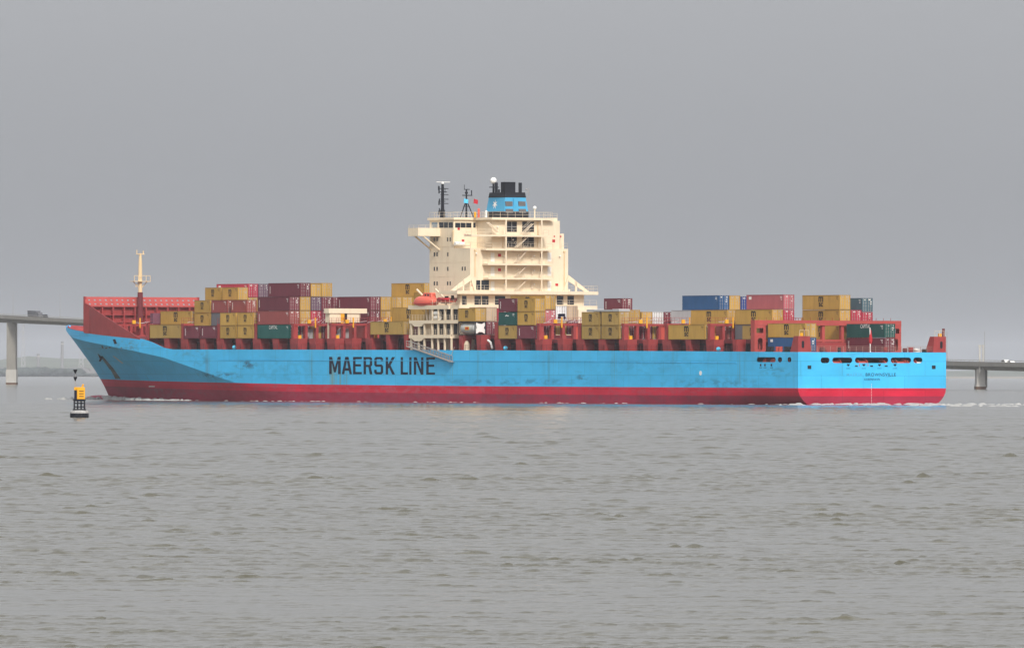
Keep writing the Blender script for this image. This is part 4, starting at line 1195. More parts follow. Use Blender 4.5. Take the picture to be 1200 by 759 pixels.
# a thin halyard carries the red flag
f = MB(); v, z = pt(555.2, 232.0, um2 - 0.6); f.tube(S(um2 - .6, v, zr_), S(um2, vm2 + 1.3, pt(546.5, 229, um2)[1]), 0.025, n=4); f.tube(S(um2 - .6, v, zr_), S(um2 - .6, v - 0.02, z), 0.03, n=4); f.build('halyard', M['grey'], sm)
# roof clutter
v, z = pt(562, 250, 125.0)
for k, (dv, m, h_) in enumerate(((-0.2, 'orange', 1.5), (0.7, 'grey', 0.9), (1.5, 'white', 1.1), (-1.0, 'yellow', 0.8))):
    f = MB(); f.tube(S(125.0, v + dv, zr_), S(125.0, v + dv, zr_ + h_), 0.22, n=8); f.ball(S(125.0, v + dv, zr_ + h_), 0.27, 8, 6); f.build('roof_fitting', M[m], roof)
v, z = pt(626.6, 243.6, 121.8)
f = MB(); f.tube(S(121.8, v, zr_ - 0.04), S(121.8, v, z), 0.13, n=8); dm = f.build('dome_post', M['cream'], roof)
f = MB(); f.ball(S(121.8, v, z), 0.36, 14, 8); f.build('satellite_dome', M['white'], dm, smooth=True)

# cream vent house in the open bay
f = MB(); v0, z1 = pt(385.5, 361.3, 164.4); v1, z0 = pt(421, 381, 164.4); v2, zr2 = pt(429.5, 367.2, 164.4)
f.sbox(164.4, 166.0, max(v0, 0.6), v1, 15.3, z1); f.sbox(164.2, 166.0, max(v0, 0.5) - 0.2, v2, zr2, z1 + 0.003)
for k in range(7): vv_ = max(v0, 0.6) + 0.8 + k * 1.0; f.sbox(164.32, 164.4, vv_ - 0.05, vv_ + 0.05, 15.3, zr2 - 0.02)
for vv_ in (max(v0, 0.6) + 0.4, v1 - 0.6): f.sbox(164.8, 165.6, vv_ - 0.2, vv_ + 0.2, 12.2, 15.3)
vh = f.build('vent_house', M['cream'], ship)
v, z1 = pt(399.5, 367.5, 164.3); v1, z0 = pt(403.5, 379, 164.3)
f = MB(); f.sbox(164.27, 164.318, v, v1, z0, z1); f.build('vent_door', M['yellow'], vh)
f = MB(); f.sbox(164.25, 164.315, v1 + 0.02, v1 + 0.6, z0, z1); f.build('vent_opening', M['dark'], vh)
# machinery seen through the lashing bridges
for x, u_, z_ in ((360, 178.8, 12.2), (402, 164.6, 12.2)):
    v, _ = pt(x, 390, u_)
    f = MB(); f.tube(S(u_, v, z_ + 1.2), S(u_ + 0.8, v, z_ + 1.2), 0.85, n=16); f.sbox(u_ - 0.05, u_ + 1, v - 1.1, v - 0.7, z_ - 0.06, z_ + 0.9); f.sbox(u_, u_ + 1, v + 0.5, v + 1.3, z_ - 0.06, z_ + 1.9)
    f.build('deck_machine', M['grey'], ship)
# blue life-buoy markers at deck edge
for x in (273.2, 591, 840.5):
    u, z = ps(x, 407.2, 0.1); f = MB(); f.ball(S(u, 0.35, z_top(u) + 0.42), 0.42, 12, 8); f.build('vent_head', M['bright_blue'], ship, smooth=True)
# hose drum and white crane hook by the tank
f = MB(); u, z = ps(547, 405, 1.2); f.lathe(S(u, 1.2, z_top(u)), [(0.6, 0), (0.62, 1.1), (0.3, 1.7), (0.05, 1.8)], 12); f.build('vent_head', M['cream'], ship)
f = MB(); u, z = ps(575, 396, 1.2); f.path([S(u + 1, 1.2, z_top(u) + 1.9), S(u, 1.2, z_top(u) + 1.5), S(u - 0.6, 1.2, z_top(u) + 0.3)], 0.2, n=8); f.build('pipe_elbow', M['white'], ship)

# ================================================================== CARGO: every container is a thing of its own
CC = dict(O=((0.46, 0.275, 0.060), 'ochre'), M=((0.155, 0.030, 0.045), 'maroon'), R=((0.38, 0.03, 0.06), 'crimson'), K=((0.26, 0.06, 0.055), 'brick-red'),
          P=((0.42, 0.11, 0.13), 'pinkish'), G=((0.012, 0.085, 0.075), 'dark-green'), B=((0.02, 0.085, 0.21), 'blue'), N=((0.022, 0.05, 0.20), 'navy'),
          Y=((0.15, 0.145, 0.155), 'grey'), L=((0.42, 0.42, 0.42), 'pale-grey'), W=((0.72, 0.71, 0.70), 'white'), E=((0.50, 0.37, 0.25), 'beige'),
          T=((0.06, 0.115, 0.14), 'slate-blue'), V=((0.13, 0.075, 0.11), 'purple-grey'), X=((0.39, 0.25, 0.07), 'olive'))
for k, (c, n) in CC.items():
    M['c' + k] = mat('container_' + n.replace('-', '_') + '_paint', c, 0.55, 0.14, 0.45, grime_amt=0.30,
                     grime=tuple(0.45 * x + 0.02 for x in c), rand=0.13, corr=0.55, stretch=(1, 1, 0.5))
    M['d' + k] = mat('container_' + n.replace('-', '_') + '_frame', tuple(0.72 * x for x in c), 0.6, 0.15, 0.8, rand=0.10)
M['bars'] = mat('lock_bar_steel', (0.33, 0.30, 0.28), 0.45, 0.2, 1.5, rand=0.2)
M['marks'] = mat('stencil_white', (0.70, 0.69, 0.66), 0.6, 0.1, 2.0)
HH = dict(H=2.72, S=2.54)
ROWP = 2.45
_cache = {}


def container_parts(key):
    (size, hc, col, emblem, var) = key
    L_ = 12.13 if size == 40 else 6.02
    h = HH[hc] - 0.05; w = 2.40; x0, x1 = -L_ / 2, L_ / 2; y0, y1 = -w / 2, w / 2
    out = []
    f = MB()
    f.box((x0 + 0.06, y0 + 0.045, 0.04), (x1 - 0.04, y1 - 0.045, h - 0.03), 0)
    for x in (x0 + 0.0, x1 - 0.16):
        for y in (y0, y1 - 0.14): f.box((x, y, 0), (x + 0.16, y + 0.14, h), 1)
    for y in (y0 + 0.01, y1 - 0.09):
        for z in (0.005, h - 0.105): f.box((x0 + 0.16, y, z), (x1 - 0.16, y + 0.08, z + 0.10), 1)
    for z in (0.006, h - 0.106):
        for x in (x0 + 0.01, x1 - 0.09): f.box((x, y0 + 0.14, z), (x + 0.08, y1 - 0.14, z + 0.10), 1)
    out.append(f.build('body', [M['c' + col], M['d' + col]]))
    r_ = random.Random(str(key))
    for sgn in (-1, 1):
        f = MB()
        ya, yb = (0.012, y1 - 0.15) if sgn > 0 else (y0 + 0.15, -0.012)
        f.box((x0 + 0.012, ya, 0.12), (x0 + 0.058, yb, h - 0.12), 0)
        for t in (0.28, 0.74):
            y = ya + (yb - ya) * t
            f.tube((x0 - 0.02, y, 0.10), (x0 - 0.02, y, h - 0.10), 0.03, n=6, mi=1)
            for z in (0.18, h * 0.4, h * 0.62, h - 0.2): f.box((x0 - 0.03, y - 0.12, z), (x0 + 0.011, y + 0.12, z + 0.07), 1)
        if col not in 'E':
            for k in range(3 if sgn < 0 else 1):
                yy = ya + (yb - ya) * r_.uniform(0.05, 0.4); zz = h * (0.88 - 0.15 * k) - 0.12
                f.box((x0 + 0.002, yy, zz), (x0 + 0.011, yy + r_.uniform(0.18, 0.5), zz + r_.uniform(0.08, 0.22)), 2)
        out.append(f.build('door', [M['c' + col], M['bars'], M['marks'] if col not in 'OX' else M['bars']]))
    # stencilled marks on the long port side
    f = MB()
    if col in 'MKRVN':
        for k in range(7): f.box((x1 - 0.75, y1 - 0.044, h * 0.24 + k * h * 0.08), (x1 - 0.5, y1 - 0.034, h * 0.24 + k * h * 0.08 + 0.12))
    for k in range(3):
        a = x0 + 0.5; f.box((a, y1 - 0.044, h * 0.83 - k * 0.26), (a + r_.uniform(0.5, 0.9) - 0.25 * k, y1 - 0.034, h * 0.83 - k * 0.26 + 0.10))
    out.append(f.build('stencil_marks', M['marks'] if col not in 'OXE' else M['rust']))
    if emblem == 'm':
        s = 1.35 if size == 40 else 1.0
        f = MB(); text_on(f, 'm', (s * 0.55, y1 + 0.012, h * 0.53), (-s * 1.1, 0, 0), (0, 0, s * 0.75), bold=0.02)
        text_on(f, 'sc', (s * 0.5, y1 + 0.012, h * 0.53 - s * 0.62), (-s * 1.0, 0, 0), (0, 0, s * 0.52), bold=0.02)
        out.append(f.build('emblem', M['black']))
    elif emblem == 'capital':
        f = MB(); text_on(f, 'CAPITAL', (1.6, y1 + 0.012, h * 0.68), (-3.2, 0, 0), (0, 0, 0.72), bold=0.005); out.append(f.build('lettering', M['marks']))
    elif emblem == 'wave':
        f = MB(); f.prism([(0.7, y1 + 0.004, h * .70), (0.1, y1 + 0.004, h * .80), (-0.3, y1 + .004, h * .72), (-0.7, y1 + .004, h * .76), (-0.6, y1 + .004, h * .68), (-.2, y1 + .004, h * .66), (0.1, y1 + .004, h * .71), (0.5, y1 + .004, h * .66)], (0, 0.01, 0)); out.append(f.build('emblem', M['marks']))
    elif emblem == 'square':
        f = MB(); f.box((x1 - 1.6, y1 - 0.04, h * .68), (x1 - 0.75, y1 - 0.03, h * .88)); out.append(f.build('emblem', M['marks']))
    elif emblem == 'blob':
        f = MB()
        f.prism([(x0 - 0.05, a, b) for a, b in rrect(-0.85, 0.75, h * .28, h * .46, 0.2, 4)], (-0.02, 0, 0))
        f.prism([(x0 - 0.05, a, b) for a, b in rrect(-0.95, -0.45, h * .08, h * .27, 0.12, 4)], (-0.02, 0, 0))
        f.prism([(x0 - 0.05, a, b) for a, b in rrect(0.1, 0.85, h * .10, h * .27, 0.15, 4)], (-0.02, 0, 0))
        out.append(f.build('emblem', M['navy']))
    return out


TIER = ['bottom', 'second', 'third', 'fourth', 'fifth']
ORD = ['port edge', 'second row in', 'third row in', 'fourth row in', 'fifth row in', 'sixth row in', 'seventh row in', 'eighth row in', 'ninth row in', 'tenth row in', 'eleventh row in']
BAYNAME = {}
for k, b in enumerate(['B1', 'B2', 'B3', 'B4', 'B5', 'B7']): BAYNAME[b] = ['first', 'second', 'third', 'fourth', 'fifth', 'sixth', 'seventh'][k] + ' bay from bow'
for k, b in enumerate(['B15', 'B14', 'B13', 'B12', 'B11', 'B9', 'B8']): BAYNAME[b] = ['first', 'second', 'third', 'fourth', 'fifth', 'sixth', 'seventh'][k] + ' bay from stern'


def place(parts_key, u, v, z, label, name='shipping_container', cat='container'):
    loc = Matrix.Translation(SHIP_ORG) @ Matrix.Rotation(SHIP_ROT, 4, 'Z') @ Vector(S(u, v, z))
    root = empty(name, loc, SHIP_ROT)
    if parts_key not in _cache:
        _cache[parts_key] = container_parts(parts_key)
        for o in _cache[parts_key]: o.parent = root
    else:
        for o in _cache[parts_key]:
            c = o.copy(); c.parent = root; COL.objects.link(c)
    tag(root, label, cat, 'containers stacked on the ship')
    return root


def stack(bay, row, items, half=None, z0=None):
    """items from the bottom up: colour letter, height letter and emblem, e.g. 'OHm'; '.' in front = plain filler beneath"""
    ua, ub = BAY[bay]
    z = Z0[bay] if z0 is None else z0
    v = 0.1 + 1.2 + ROWP * row
    if half == 'f': uc, size = ub - 3.03, 20
    elif half == 'a': uc, size = ua + 3.03, 20
    else: uc, size = (ua + ub) / 2, 40
    for t, it in enumerate(items):
        col, hc = it[0], it[1]; e = it[2:]
        emb = {'m': 'm', 'c': 'capital', 'w': 'wave', 's': 'square', 'b': 'blob'}.get(e, '')
        if col in 'OX' and not emb: emb = 'm'
        cname = CC[col][1]
        hl = {'f': ', forward half', 'a': ', aft half', None: ''}[half]
        mark = {'m': '', 'capital': 'white-lettered ', 'wave': 'white-marked ', 'square': '', 'blob': 'emblem-marked ', '': ''}[emb]
        label = f"{cname} {mark}{'forty-foot' if size == 40 else 'twenty-foot'} container, {TIER[t]} tier, {ORD[row]}, {BAYNAME[bay]}{hl}"
        place((size, hc, col, emb, 0), uc, v, z, label)
        z += HH[hc]


stack('B1', 0, ['XHm']); stack('B1', 1, ['MH', 'OHm'])
stack('B2', 0, ['MS'], 'f'); stack('B2', 0, ['MS'], 'a')
stack('B2', 1, ['OS', 'OSm', 'OSm'], 'f'); stack('B2', 1, ['MS', 'YS', 'KS'], 'a')
stack('B2', 2, ['OS', 'MS', 'OS', 'OSm'], 'f'); stack('B2', 2, ['MS', 'OS', 'OS', 'OSm'], 'a')
stack('B2', 3, ['MH', 'KH', 'OH', 'RHs']); stack('B2', 4, ['MH', 'OH', 'MH', 'VH'])
for hf in 'fa': stack('B3', 0, ['OSm', 'OSm'], hf)
stack('B3', 1, ['OS', 'MS', 'KS'], 'f'); stack('B3', 1, ['MS', 'OS'], 'a')
stack('B4', 0, ['GHc', 'KH', 'MH']); stack('B4', 1, ['MH', 'OH', 'OH', 'MH']); stack('B4', 2, ['OH', 'RH', 'VH', 'OS'])
stack('B4', 3, ['MH', 'MH', 'MH', 'OH']); stack('B4', 4, ['KH', 'OH', 'MH'])
stack('B5', 4, ['KH', 'MH', 'MH']); stack('B5', 5, ['MH', 'OH', 'OH']); stack('B5', 6, ['MH', 'OH', 'OH']); stack('B5', 7, ['OH', 'MH', 'OH'])
stack('B5', 8, ['MH', 'OH', 'OH']); stack('B5', 9, ['MH', 'KH', 'OH', 'OHm'])
stack('B7', 0, ['XSm']); stack('B7', 2, ['MS', 'OHm']); stack('B7', 4, ['MH', 'OH', 'OHm'])
stack('B8', 1, ['MS', 'EH'], 'f'); stack('B8', 2, ['MS', 'RS'], 'f')
stack('B9', 0, ['XSm', 'GSw', 'MS'], 'f'); stack('B9', 0, ['MS', 'OSm', 'OSm'], 'a')
stack('B9', 1, ['MH', 'PH', 'OH']); stack('B9', 2, ['OH', 'WHb'], z0=12.75); stack('B9', 3, ['MH', 'EH'], z0=12.8)
for hf in 'fa': stack('B11', 0, ['XSm', 'XSm'], hf)
stack('B11', 1, ['MH', 'OH']); stack('B11', 2, ['OS', 'OS', 'MS'], 'f'); stack('B11', 2, ['MS', 'OS'], 'a')
stack('B11', 3, ['OS', 'WS'], 'a'); stack('B11', 4, ['OS', 'MS'], 'a')
stack('B12', 4, ['OH', 'LH']); stack('B12', 5, ['MH', 'KH', 'BH']); stack('B12', 6, ['OH', 'MH', 'OH']); stack('B12', 7, ['MH', 'OH', 'NS'])
stack('B13', 0, ['OHm']); stack('B13', 2, ['KH', 'OHm'])
stack('B14', 1, ['XSm'], 'a'); stack('B14', 2, ['YH', 'OHm']); stack('B14', 3, ['OH', 'RH', 'PHs'])
stack('B14', 8, ['OHm', 'OHm', 'OHm']); stack('B14', 9, ['MH', 'RH']); stack('B14', 10, ['OS', 'RS', 'TS'])
stack('B15', 1, ['BSs', 'OSm']); stack('B15', 8, ['MS', 'GSc'])

# the tank container at the port edge, with an ochre box on top of it
ua, ub = BAY['B8']
loc = Matrix.Translation(SHIP_ORG) @ Matrix.Rotation(SHIP_ROT, 4, 'Z') @ Vector(S(ub - 3.03, 1.3, Z0['B8']))
tk = tag(empty('tank_container', loc, SHIP_ROT), 'white cylindrical tank container in a dark frame, port edge beside the house', 'container', 'containers stacked on the ship')
f = MB()
for y in (-1.15, 1.15):
    for x in (-2.95, 2.95): f.box((x - 0.07, y - 0.06, 0), (x + 0.07, y + 0.06, 2.48))
    for z in (0.0, 2.36): f.box((-2.88, y - 0.06, z), (2.88, y + 0.06, z + 0.12))
for x in (-2.95, 2.95):
    for z in (0.005, 2.355): f.box((x - 0.06, -1.09, z), (x + 0.06, 1.09, z + 0.12))
    f.tube((x, -1.1, 0.1), (x, -0.3, 0.9), 0.05); f.tube((x, 1.1, 0.1), (x, 0.3, 0.9), 0.05)
    f.tube((x, -1.1, 2.4), (x, -0.3, 1.6), 0.05); f.tube((x, 1.1, 2.4), (x, 0.3, 1.6), 0.05)
f.build('frame', M['dark'], tk)
f = MB(); f.lathe((0, 0, 1.24), [(0.05, -2.82), (0.7, -2.74), (1.03, -2.5), (1.1, -2.2), (1.1, 2.2), (1.03, 2.5), (0.7, 2.74), (0.05, 2.82)], 24, axis='x')
M['tank'] = mat('tank_white_paint', (0.55, 0.54, 0.50), 0.45, 0.12, 0.8, grime_amt=0.35)
tb = f.build('tank', M['tank'], tk, smooth=True)
f = MB()
for x in (-1.9, 1.9): f.lathe((x, 0, 1.24), [(1.115, -0.06), (1.115, 0.06)], 24, axis='x')
f.build('tank_band', M['grey'], tb)
f = MB(); f.prism([(a, 1.12, 1.2 + b) for a, b in rrect(-0.75, 0.75, -0.3, 0.3, 0.05, 2)], (0, 0.02, 0)); f.build('label_plate', M['yellow'], tb)
f = MB(); f.prism([(a, 1.142, 1.2 + b) for a, b in rrect(-0.45, 0.55, -0.16, 0.16, 0.04, 2)], (0, 0.01, 0)); f.build('label_plate', M['signal_red'], tb)
f = MB(); f.add([(-3.03, 0.45 * a, 1.3 + 0.5 * b) for a, b in ((-2, -2), (2, -2), (1.2, 0), (2, 2), (-2, 2), (-1.2, 0))], [(0, 1, 2, 3, 4, 5)])
f.prism([(-3.05, a, b) for a, b in ((-0.95, 0.15), (-0.3, 0.5), (0.3, 0.5), (0.95, 0.15), (1.0, 0.9), (0.75, 1.3), (1.0, 1.8), (0.9, 2.3), (0.3, 2.0), (-0.3, 2.0), (-0.9, 2.3), (-1.0, 1.8), (-0.75, 1.3), (-1.0, 0.9))], (0.05, 0, 0))
f.v = f.v[6:]; f.f = [tuple(i - 6 for i in q) for q in f.f[1:]]; f.m = f.m[1:]
f.build('end_panel', M['white'], tk)
place((20, 'S', 'O', 'm', 0), ub - 3.03, 1.3, Z0['B8'] + 2.52, 'ochre twenty-foot container resting on the white tank container, port edge')

# folded flat rack lying on the port containers
loc = Matrix.Translation(SHIP_ORG) @ Matrix.Rotation(SHIP_ROT, 4, 'Z') @ Vector(S(65.3, 1.3, Z0['B11'] + 2 * HH['S']))
fr = tag(empty('flat_rack', loc, SHIP_ROT), 'pale grey folded flat rack lying across olive containers, fifth bay from stern', 'flat rack')
f = MB(); f.box((-5.6, -1.2, 0.0), (5.6, 1.2, 0.36)); f.build('base', M['cL'], fr)
for s in (-1, 1):
    f = MB(); f.box((s * 5.5, -1.15, 0.362), (s * 3.2, 1.15, 0.44)); f.build('end_wall', M['cW'], fr)

# lifeboat and rescue boat beside the house
u1_, _ = ps(485.5, 355, 1.2); u0_, _ = ps(512, 355, 1.2); zk_, zt_b = ps(498, 361.8, 1.2)[1], ps(498, 346.2, 1.2)[1]
ucb = (u0_ + u1_) / 2; Lb = u1_ - u0_
loc = Matrix.Translation(SHIP_ORG) @ Matrix.Rotation(SHIP_ROT, 4, 'Z') @ Vector(S(ucb, 1.3, zk_))
lb = tag(empty('lifeboat', loc, SHIP_ROT), 'orange enclosed lifeboat hanging in davits on the port side of the cream house', 'lifeboat')
f = MB(); n = 14; H_ = (zt_b - zk_)
secs = []
for k in range(15):
    t = -1 + 2 * k / 14
    w_ = 1.25 * max(0.0, 1 - abs(t) ** 2.6) ** 0.6 + 0.02
    hk = H_ * 0.5 * (abs(t) ** 3) * 0.5
    for i in range(n):
        a = 2 * pi * i / n
        zc_ = H_ * 0.5
        zz = zc_ + (H_ * 0.47) * sin(a) * (1 - 0.35 * abs(t) ** 4) + (hk if sin(a) < 0 else -hk * 0.7)
        f.v.append((t * Lb / 2, w_ * np.sign(cos(a)) * abs(cos(a)) ** 0.8, zz))
for k in range(14):
    for i in range(n): f.f.append((k * n + i, k * n + (i + 1) % n, (k + 1) * n + (i + 1) % n, (k + 1) * n + i)); f.m.append(0)
f.build('boat_hull', M['orange'], lb, smooth=True)
f = MB(); f.prism([(a, -0.55, b) for a, b in ((-2.9, H_ * 0.8), (-2.6, H_ * 1.2), (0.0, H_ * 1.22), (0.9, H_ * 0.88), (0.9, H_ * 0.8))], (0, 1.1, 0)); f.build('cabin', M['orange'], lb, bevel=0.1)
f = MB()
for x in (-1.9, -0.9): f.box((x, 0.55, H_ * 0.95), (x + 0.5, 0.57, H_ * 1.1))
f.build('window', M['glass'], lb)
f = MB(); f.path([(-Lb * 0.42, 1.05, H_ * 0.42), (-Lb * 0.2, 1.27, H_ * 0.4), (Lb * 0.2, 1.27, H_ * 0.4), (Lb * 0.4, 1.1, H_ * 0.42)], 0.06); f.build('fender', M['signal_red'], lb)
ra, z0 = ps(530, 355.3, 1.2); rb, z1 = ps(513, 348.5, 1.2)
loc = Matrix.Translation(SHIP_ORG) @ Matrix.Rotation(SHIP_ROT, 4, 'Z') @ Vector(S((ra + rb) / 2, 1.4, z0))
rbt = tag(empty('rescue_boat', loc, SHIP_ROT), 'small open red rescue boat in a cradle aft of the orange lifeboat', 'boat')
f = MB(); Lr = rb - ra
for y in (-0.75, 0.75): f.tube((-Lr / 2, y, 0.75), (Lr * 0.3, y, 0.75), 0.3, n=10); f.tube((Lr * 0.3, y, 0.75), (Lr / 2, 0, 0.95), 0.3, 0.24, n=10)
f.build('tube', M['signal_red'], rbt, smooth=True)
f = MB(); f.prism([(-Lr * 0.48, -0.7, 0.5), (Lr * 0.3, -0.7, 0.5), (Lr * 0.45, 0, 0.6), (Lr * 0.3, 0.7, 0.5), (-Lr * 0.48, 0.7, 0.5)], (0, 0, -0.3)); f.build('boat_hull', M['orange'], rbt)
f = MB(); f.box((-Lr * 0.5, -0.2, 0.8), (-Lr * 0.42, 0.2, 1.5)); f.build('outboard_motor', M['black'], rbt)
f = MB(); f.box((-0.6, -0.25, 0.3), (0.0, 0.25, 1.35)); f.build('console', M['dark'], rbt)
f = MB(); f.box((-1.2, -0.5, 0.0), (-1.0, 0.5, 0.2)); f.box((1.0, -0.5, 0.0), (1.2, 0.5, 0.2)); f.build('cradle', M['grey'], rbt)


# ================================================================== WATER
def water_mat():
    m, nt, b = new_mat('silty_water')
    N, Lk = nt.nodes, nt.links
    tc = N.new('ShaderNodeTexCoord')
    nz = N.new('ShaderNodeTexNoise'); nz.inputs['Scale'].default_value = 0.03; nz.inputs['Detail'].default_value = 4
    mp = N.new('ShaderNodeMapping'); mp.inputs['Scale'].default_value = (1.0, 0.25, 1)
    Lk.new(tc.outputs['Object'], mp.inputs[0]); Lk.new(mp.outputs[0], nz.inputs['Vector'])
    cr = N.new('ShaderNodeMix'); cr.data_type = 'RGBA'
    cr.inputs[6].default_value = (0.078, 0.072, 0.046, 1); cr.inputs[7].default_value = (0.100, 0.093, 0.062, 1)
    Lk.new(nz.outputs[0], cr.inputs[0]); Lk.new(cr.outputs[2], b.inputs['Base Color'])
    b.inputs['Roughness'].default_value = 0.10
    b.inputs['IOR'].default_value = 1.33
    n2 = N.new('ShaderNodeTexNoise'); n2.inputs['Scale'].default_value = 2.2; n2.inputs['Detail'].default_value = 5; n2.inputs['Roughness'].default_value = 0.6
    m2 = N.new('ShaderNodeMapping'); m2.inputs['Scale'].default_value = (0.6, 1.0, 1)
    Lk.new(tc.outputs['Object'], m2.inputs[0]); Lk.new(m2.outputs[0], n2.inputs['Vector'])
    bp = N.new('ShaderNodeBump'); bp.inputs['Strength'].default_value = 0.35; bp.inputs['Distance'].default_value = 0.05
    Lk.new(n2.outputs[0], bp.inputs['Height']); Lk.new(bp.outputs[0], b.inputs['Normal'])
    return m


M['water'] = water_mat()


def build_water():
    d = [176.0]
    while d[-1] < 3000: d.append(d[-1] + (d[-1] * 0.00052 if d[-1] < 1750 else d[-1] * 0.0014))
    d = np.array(d)
    nc = 420
    s = np.linspace(-1, 1, nc)
    halfw = 0.060 * d + 6.0
    X = halfw[:, None] * s[None, :]
    Y = np.repeat(d[:, None], nc, 1)
    dx = (halfw * 2 / nc); dy = np.gradient(d)
    res = np.maximum(dx, dy * 0.8)

    def lowfreq(n, lo, hi, ax=1.0):
        q = np.zeros_like(X)
        for k in range(n):
            l_ = rng.uniform(lo, hi); th = rng.normal(0.0, 0.6)
            q += np.sin(2 * pi / l_ * (sin(th) * X * ax + cos(th) * Y) + rng.uniform(0, 6.28))
        return q / sqrt(n / 2)
    # ripples come in short groups; slow patches of wind carry more of them
    wind = np.clip(0.88 + 0.17 * lowfreq(7, 30, 160), 0.5, 1.4)
    group = np.exp(0.5 * lowfreq(14, 1.0, 6)) * 0.85
    Z1 = np.zeros_like(X); Z2 = np.zeros_like(X); W2 = np.zeros(len(d))
    lam = np.geomspace(0.2, 5.0, 90)
    for l_ in lam:
        k = 2 * pi / l_
        th = rng.normal(0.06, 0.36)
        kx, ky = k * sin(th), k * cos(th)
        a = WAVE_SLOPE * sqrt(2.0 / len(lam)) / k
        w = (np.clip((l_ / res - 2.0) / 1.5, 0, 1) * np.clip((d / (1500.0 * l_)) ** 1.6, 0.006, 1.0))[:, None]
        arg = kx * X + ky * Y + rng.uniform(0, 2 * pi)
        W2 += (w[:, 0] ** 2) / 90
        t = (a * w) * (np.sin(arg) - 0.3 * np.cos(2 * arg))
        if l_ < 2.6: Z1 += t
        else: Z2 += t
    Z = (Z1 * group + Z2) * np.minimum(3.2, 0.5 / np.sqrt(W2 + 1e-6))[:, None]
    g = wind
    Z *= g
    Z *= (np.clip(1.22 - d / 1700.0, 0.28, 1.0) * np.interp(d, [180, 330, 800], [1.15, 1.15, 1.0]))[:, None]
    edge = np.clip((1 - np.abs(s)) * 12, 0, 1)[None, :]
    fade = np.clip((3000 - d) / 600, 0, 1)[:, None]
    Z *= edge * fade
    # outer sheet: one extra column each side and rows before and beyond
    big = 2900.0
    Xf = np.concatenate([np.full((len(d), 1), -big), X, np.full((len(d), 1), big)], 1)
    Yf = np.concatenate([Y[:, :1], Y, Y[:, :1]], 1); Zf = np.concatenate([np.zeros((len(d), 1)), Z, np.zeros((len(d), 1))], 1)
    pre, post = np.array([-250.0, 100.0]), np.array([4000.0, 6000, 9000, 13000, 18000, 21900])
    def rows(dd, src):
        return np.repeat(src[None, :], len(dd), 0), np.repeat(dd[:, None], nc + 2, 1), np.zeros((len(dd), nc + 2))
    a0 = rows(pre, Xf[0]); a1 = rows(post, Xf[-1])
    V = np.concatenate([np.stack([np.concatenate([p, q, r]).ravel() for p, q, r in zip(a0, (Xf, Yf, Zf), a1)], 1)])
    nr = len(d) + len(pre) + len(post); C_ = nc + 2
    i = (np.arange(nr - 1)[:, None] * C_ + np.arange(C_ - 1)[None, :]).ravel()
    F = np.stack([i, i + 1, i + C_ + 1, i + C_], 1)
    me = bpy.data.meshes.new('water')
    me.vertices.add(len(V)); me.vertices.foreach_set('co', V.astype(np.float32).ravel())
    me.loops.add(F.size); me.loops.foreach_set('vertex_index', F.astype(np.int32).ravel())
    me.polygons.add(len(F)); me.polygons.foreach_set('loop_start', np.arange(0, F.size, 4, dtype=np.int32))
    me.polygons.foreach_set('use_smooth', np.ones(len(F), bool))
    me.update(calc_edges=True)
    me.materials.append(M['water'])
    o = bpy.data.objects.new('water', me); COL.objects.link(o); o['kind'] = 'structure'
    return o


WAVE_SLOPE = 0.30
build_water()

# foam along the hull, bow wave, wake
M['foam'] = mat('foam_white', (0.36, 0.355, 0.34), 0.8, 0.15, 0.8)
SHM = Matrix.Translation(SHIP_ORG) @ Matrix.Rotation(SHIP_ROT, 4, 'Z')


def foam(name, pts):
    f = MB()
    for (u, v, l_, w_, h_) in pts:
        n = 7
        ang = rng.uniform(0, 6.28)
        c = Vector(S(u, v, -0.05))
        ring = []
        for i in range(n):
            a = 2 * pi * i / n; r = rng.uniform(0.6, 1.1)
            ring.append(c + Vector((l_ * r * cos(a), w_ * r * sin(a), 0)))
        top = [c + (p - c) * rng.uniform(0.35, 0.6) + Vector((0, 0, h_ * rng.uniform(0.6, 1.1))) for p in ring]
        ap = c + Vector((0, 0, h_ * 1.1))
        f.add(ring + top + [ap], [(i, (i + 1) % n, n + (i + 1) % n, n + i) for i in range(n)] + [(n + i, n + (i + 1) % n, 2 * n) for i in range(n)])
    o = f.build(name, M['foam'], None, smooth=True, kind='stuff')
    o.location = SHIP_ORG; o.rotation_euler = (0, 0, SHIP_ROT)
    o['label'] = {'bow_foam': 'white foam curling from the ship bow', 'wake_foam': 'white broken wake behind the stern', 'hull_foam': 'thin broken foam line along the ship waterline'}[name]
    return o


P = []
for k in range(150):        # bow wave peeling off the port bow
    t = rng.uniform(0, 1) ** 1.5
    u = 279 - 62 * t; out = 0.4 + 9 * t * rng.uniform(0.2, 1)
    v = 16.1 - half(u if u < 277 else 277, 0.2) - out
    P.append((u, v, rng.uniform(0.5, 1.8), rng.uniform(0.4, 1.0), rng.uniform(0.25, 0.9) * (1 - 0.7 * t)))
for k in range(120):         # broken water pushed up around the bulb
    u = rng.uniform(279, 292); v = 16.1 + rng.normal(0, 1) * 2.6 - 1.5
    P.append((u, v, rng.uniform(0.5, 1.3), rng.uniform(0.4, 0.9), rng.uniform(0.2, 0.7) * (1 - (u - 279) / 26)))
for k in range(14):
    u = rng.uniform(288, 299); P.append((u, 16.1 + rng.normal(0, 1) * 5, rng.uniform(0.6, 1.7), rng.uniform(0.4, 0.9), rng.uniform(0.12, 0.4)))
foam('bow_foam', P)
P = []
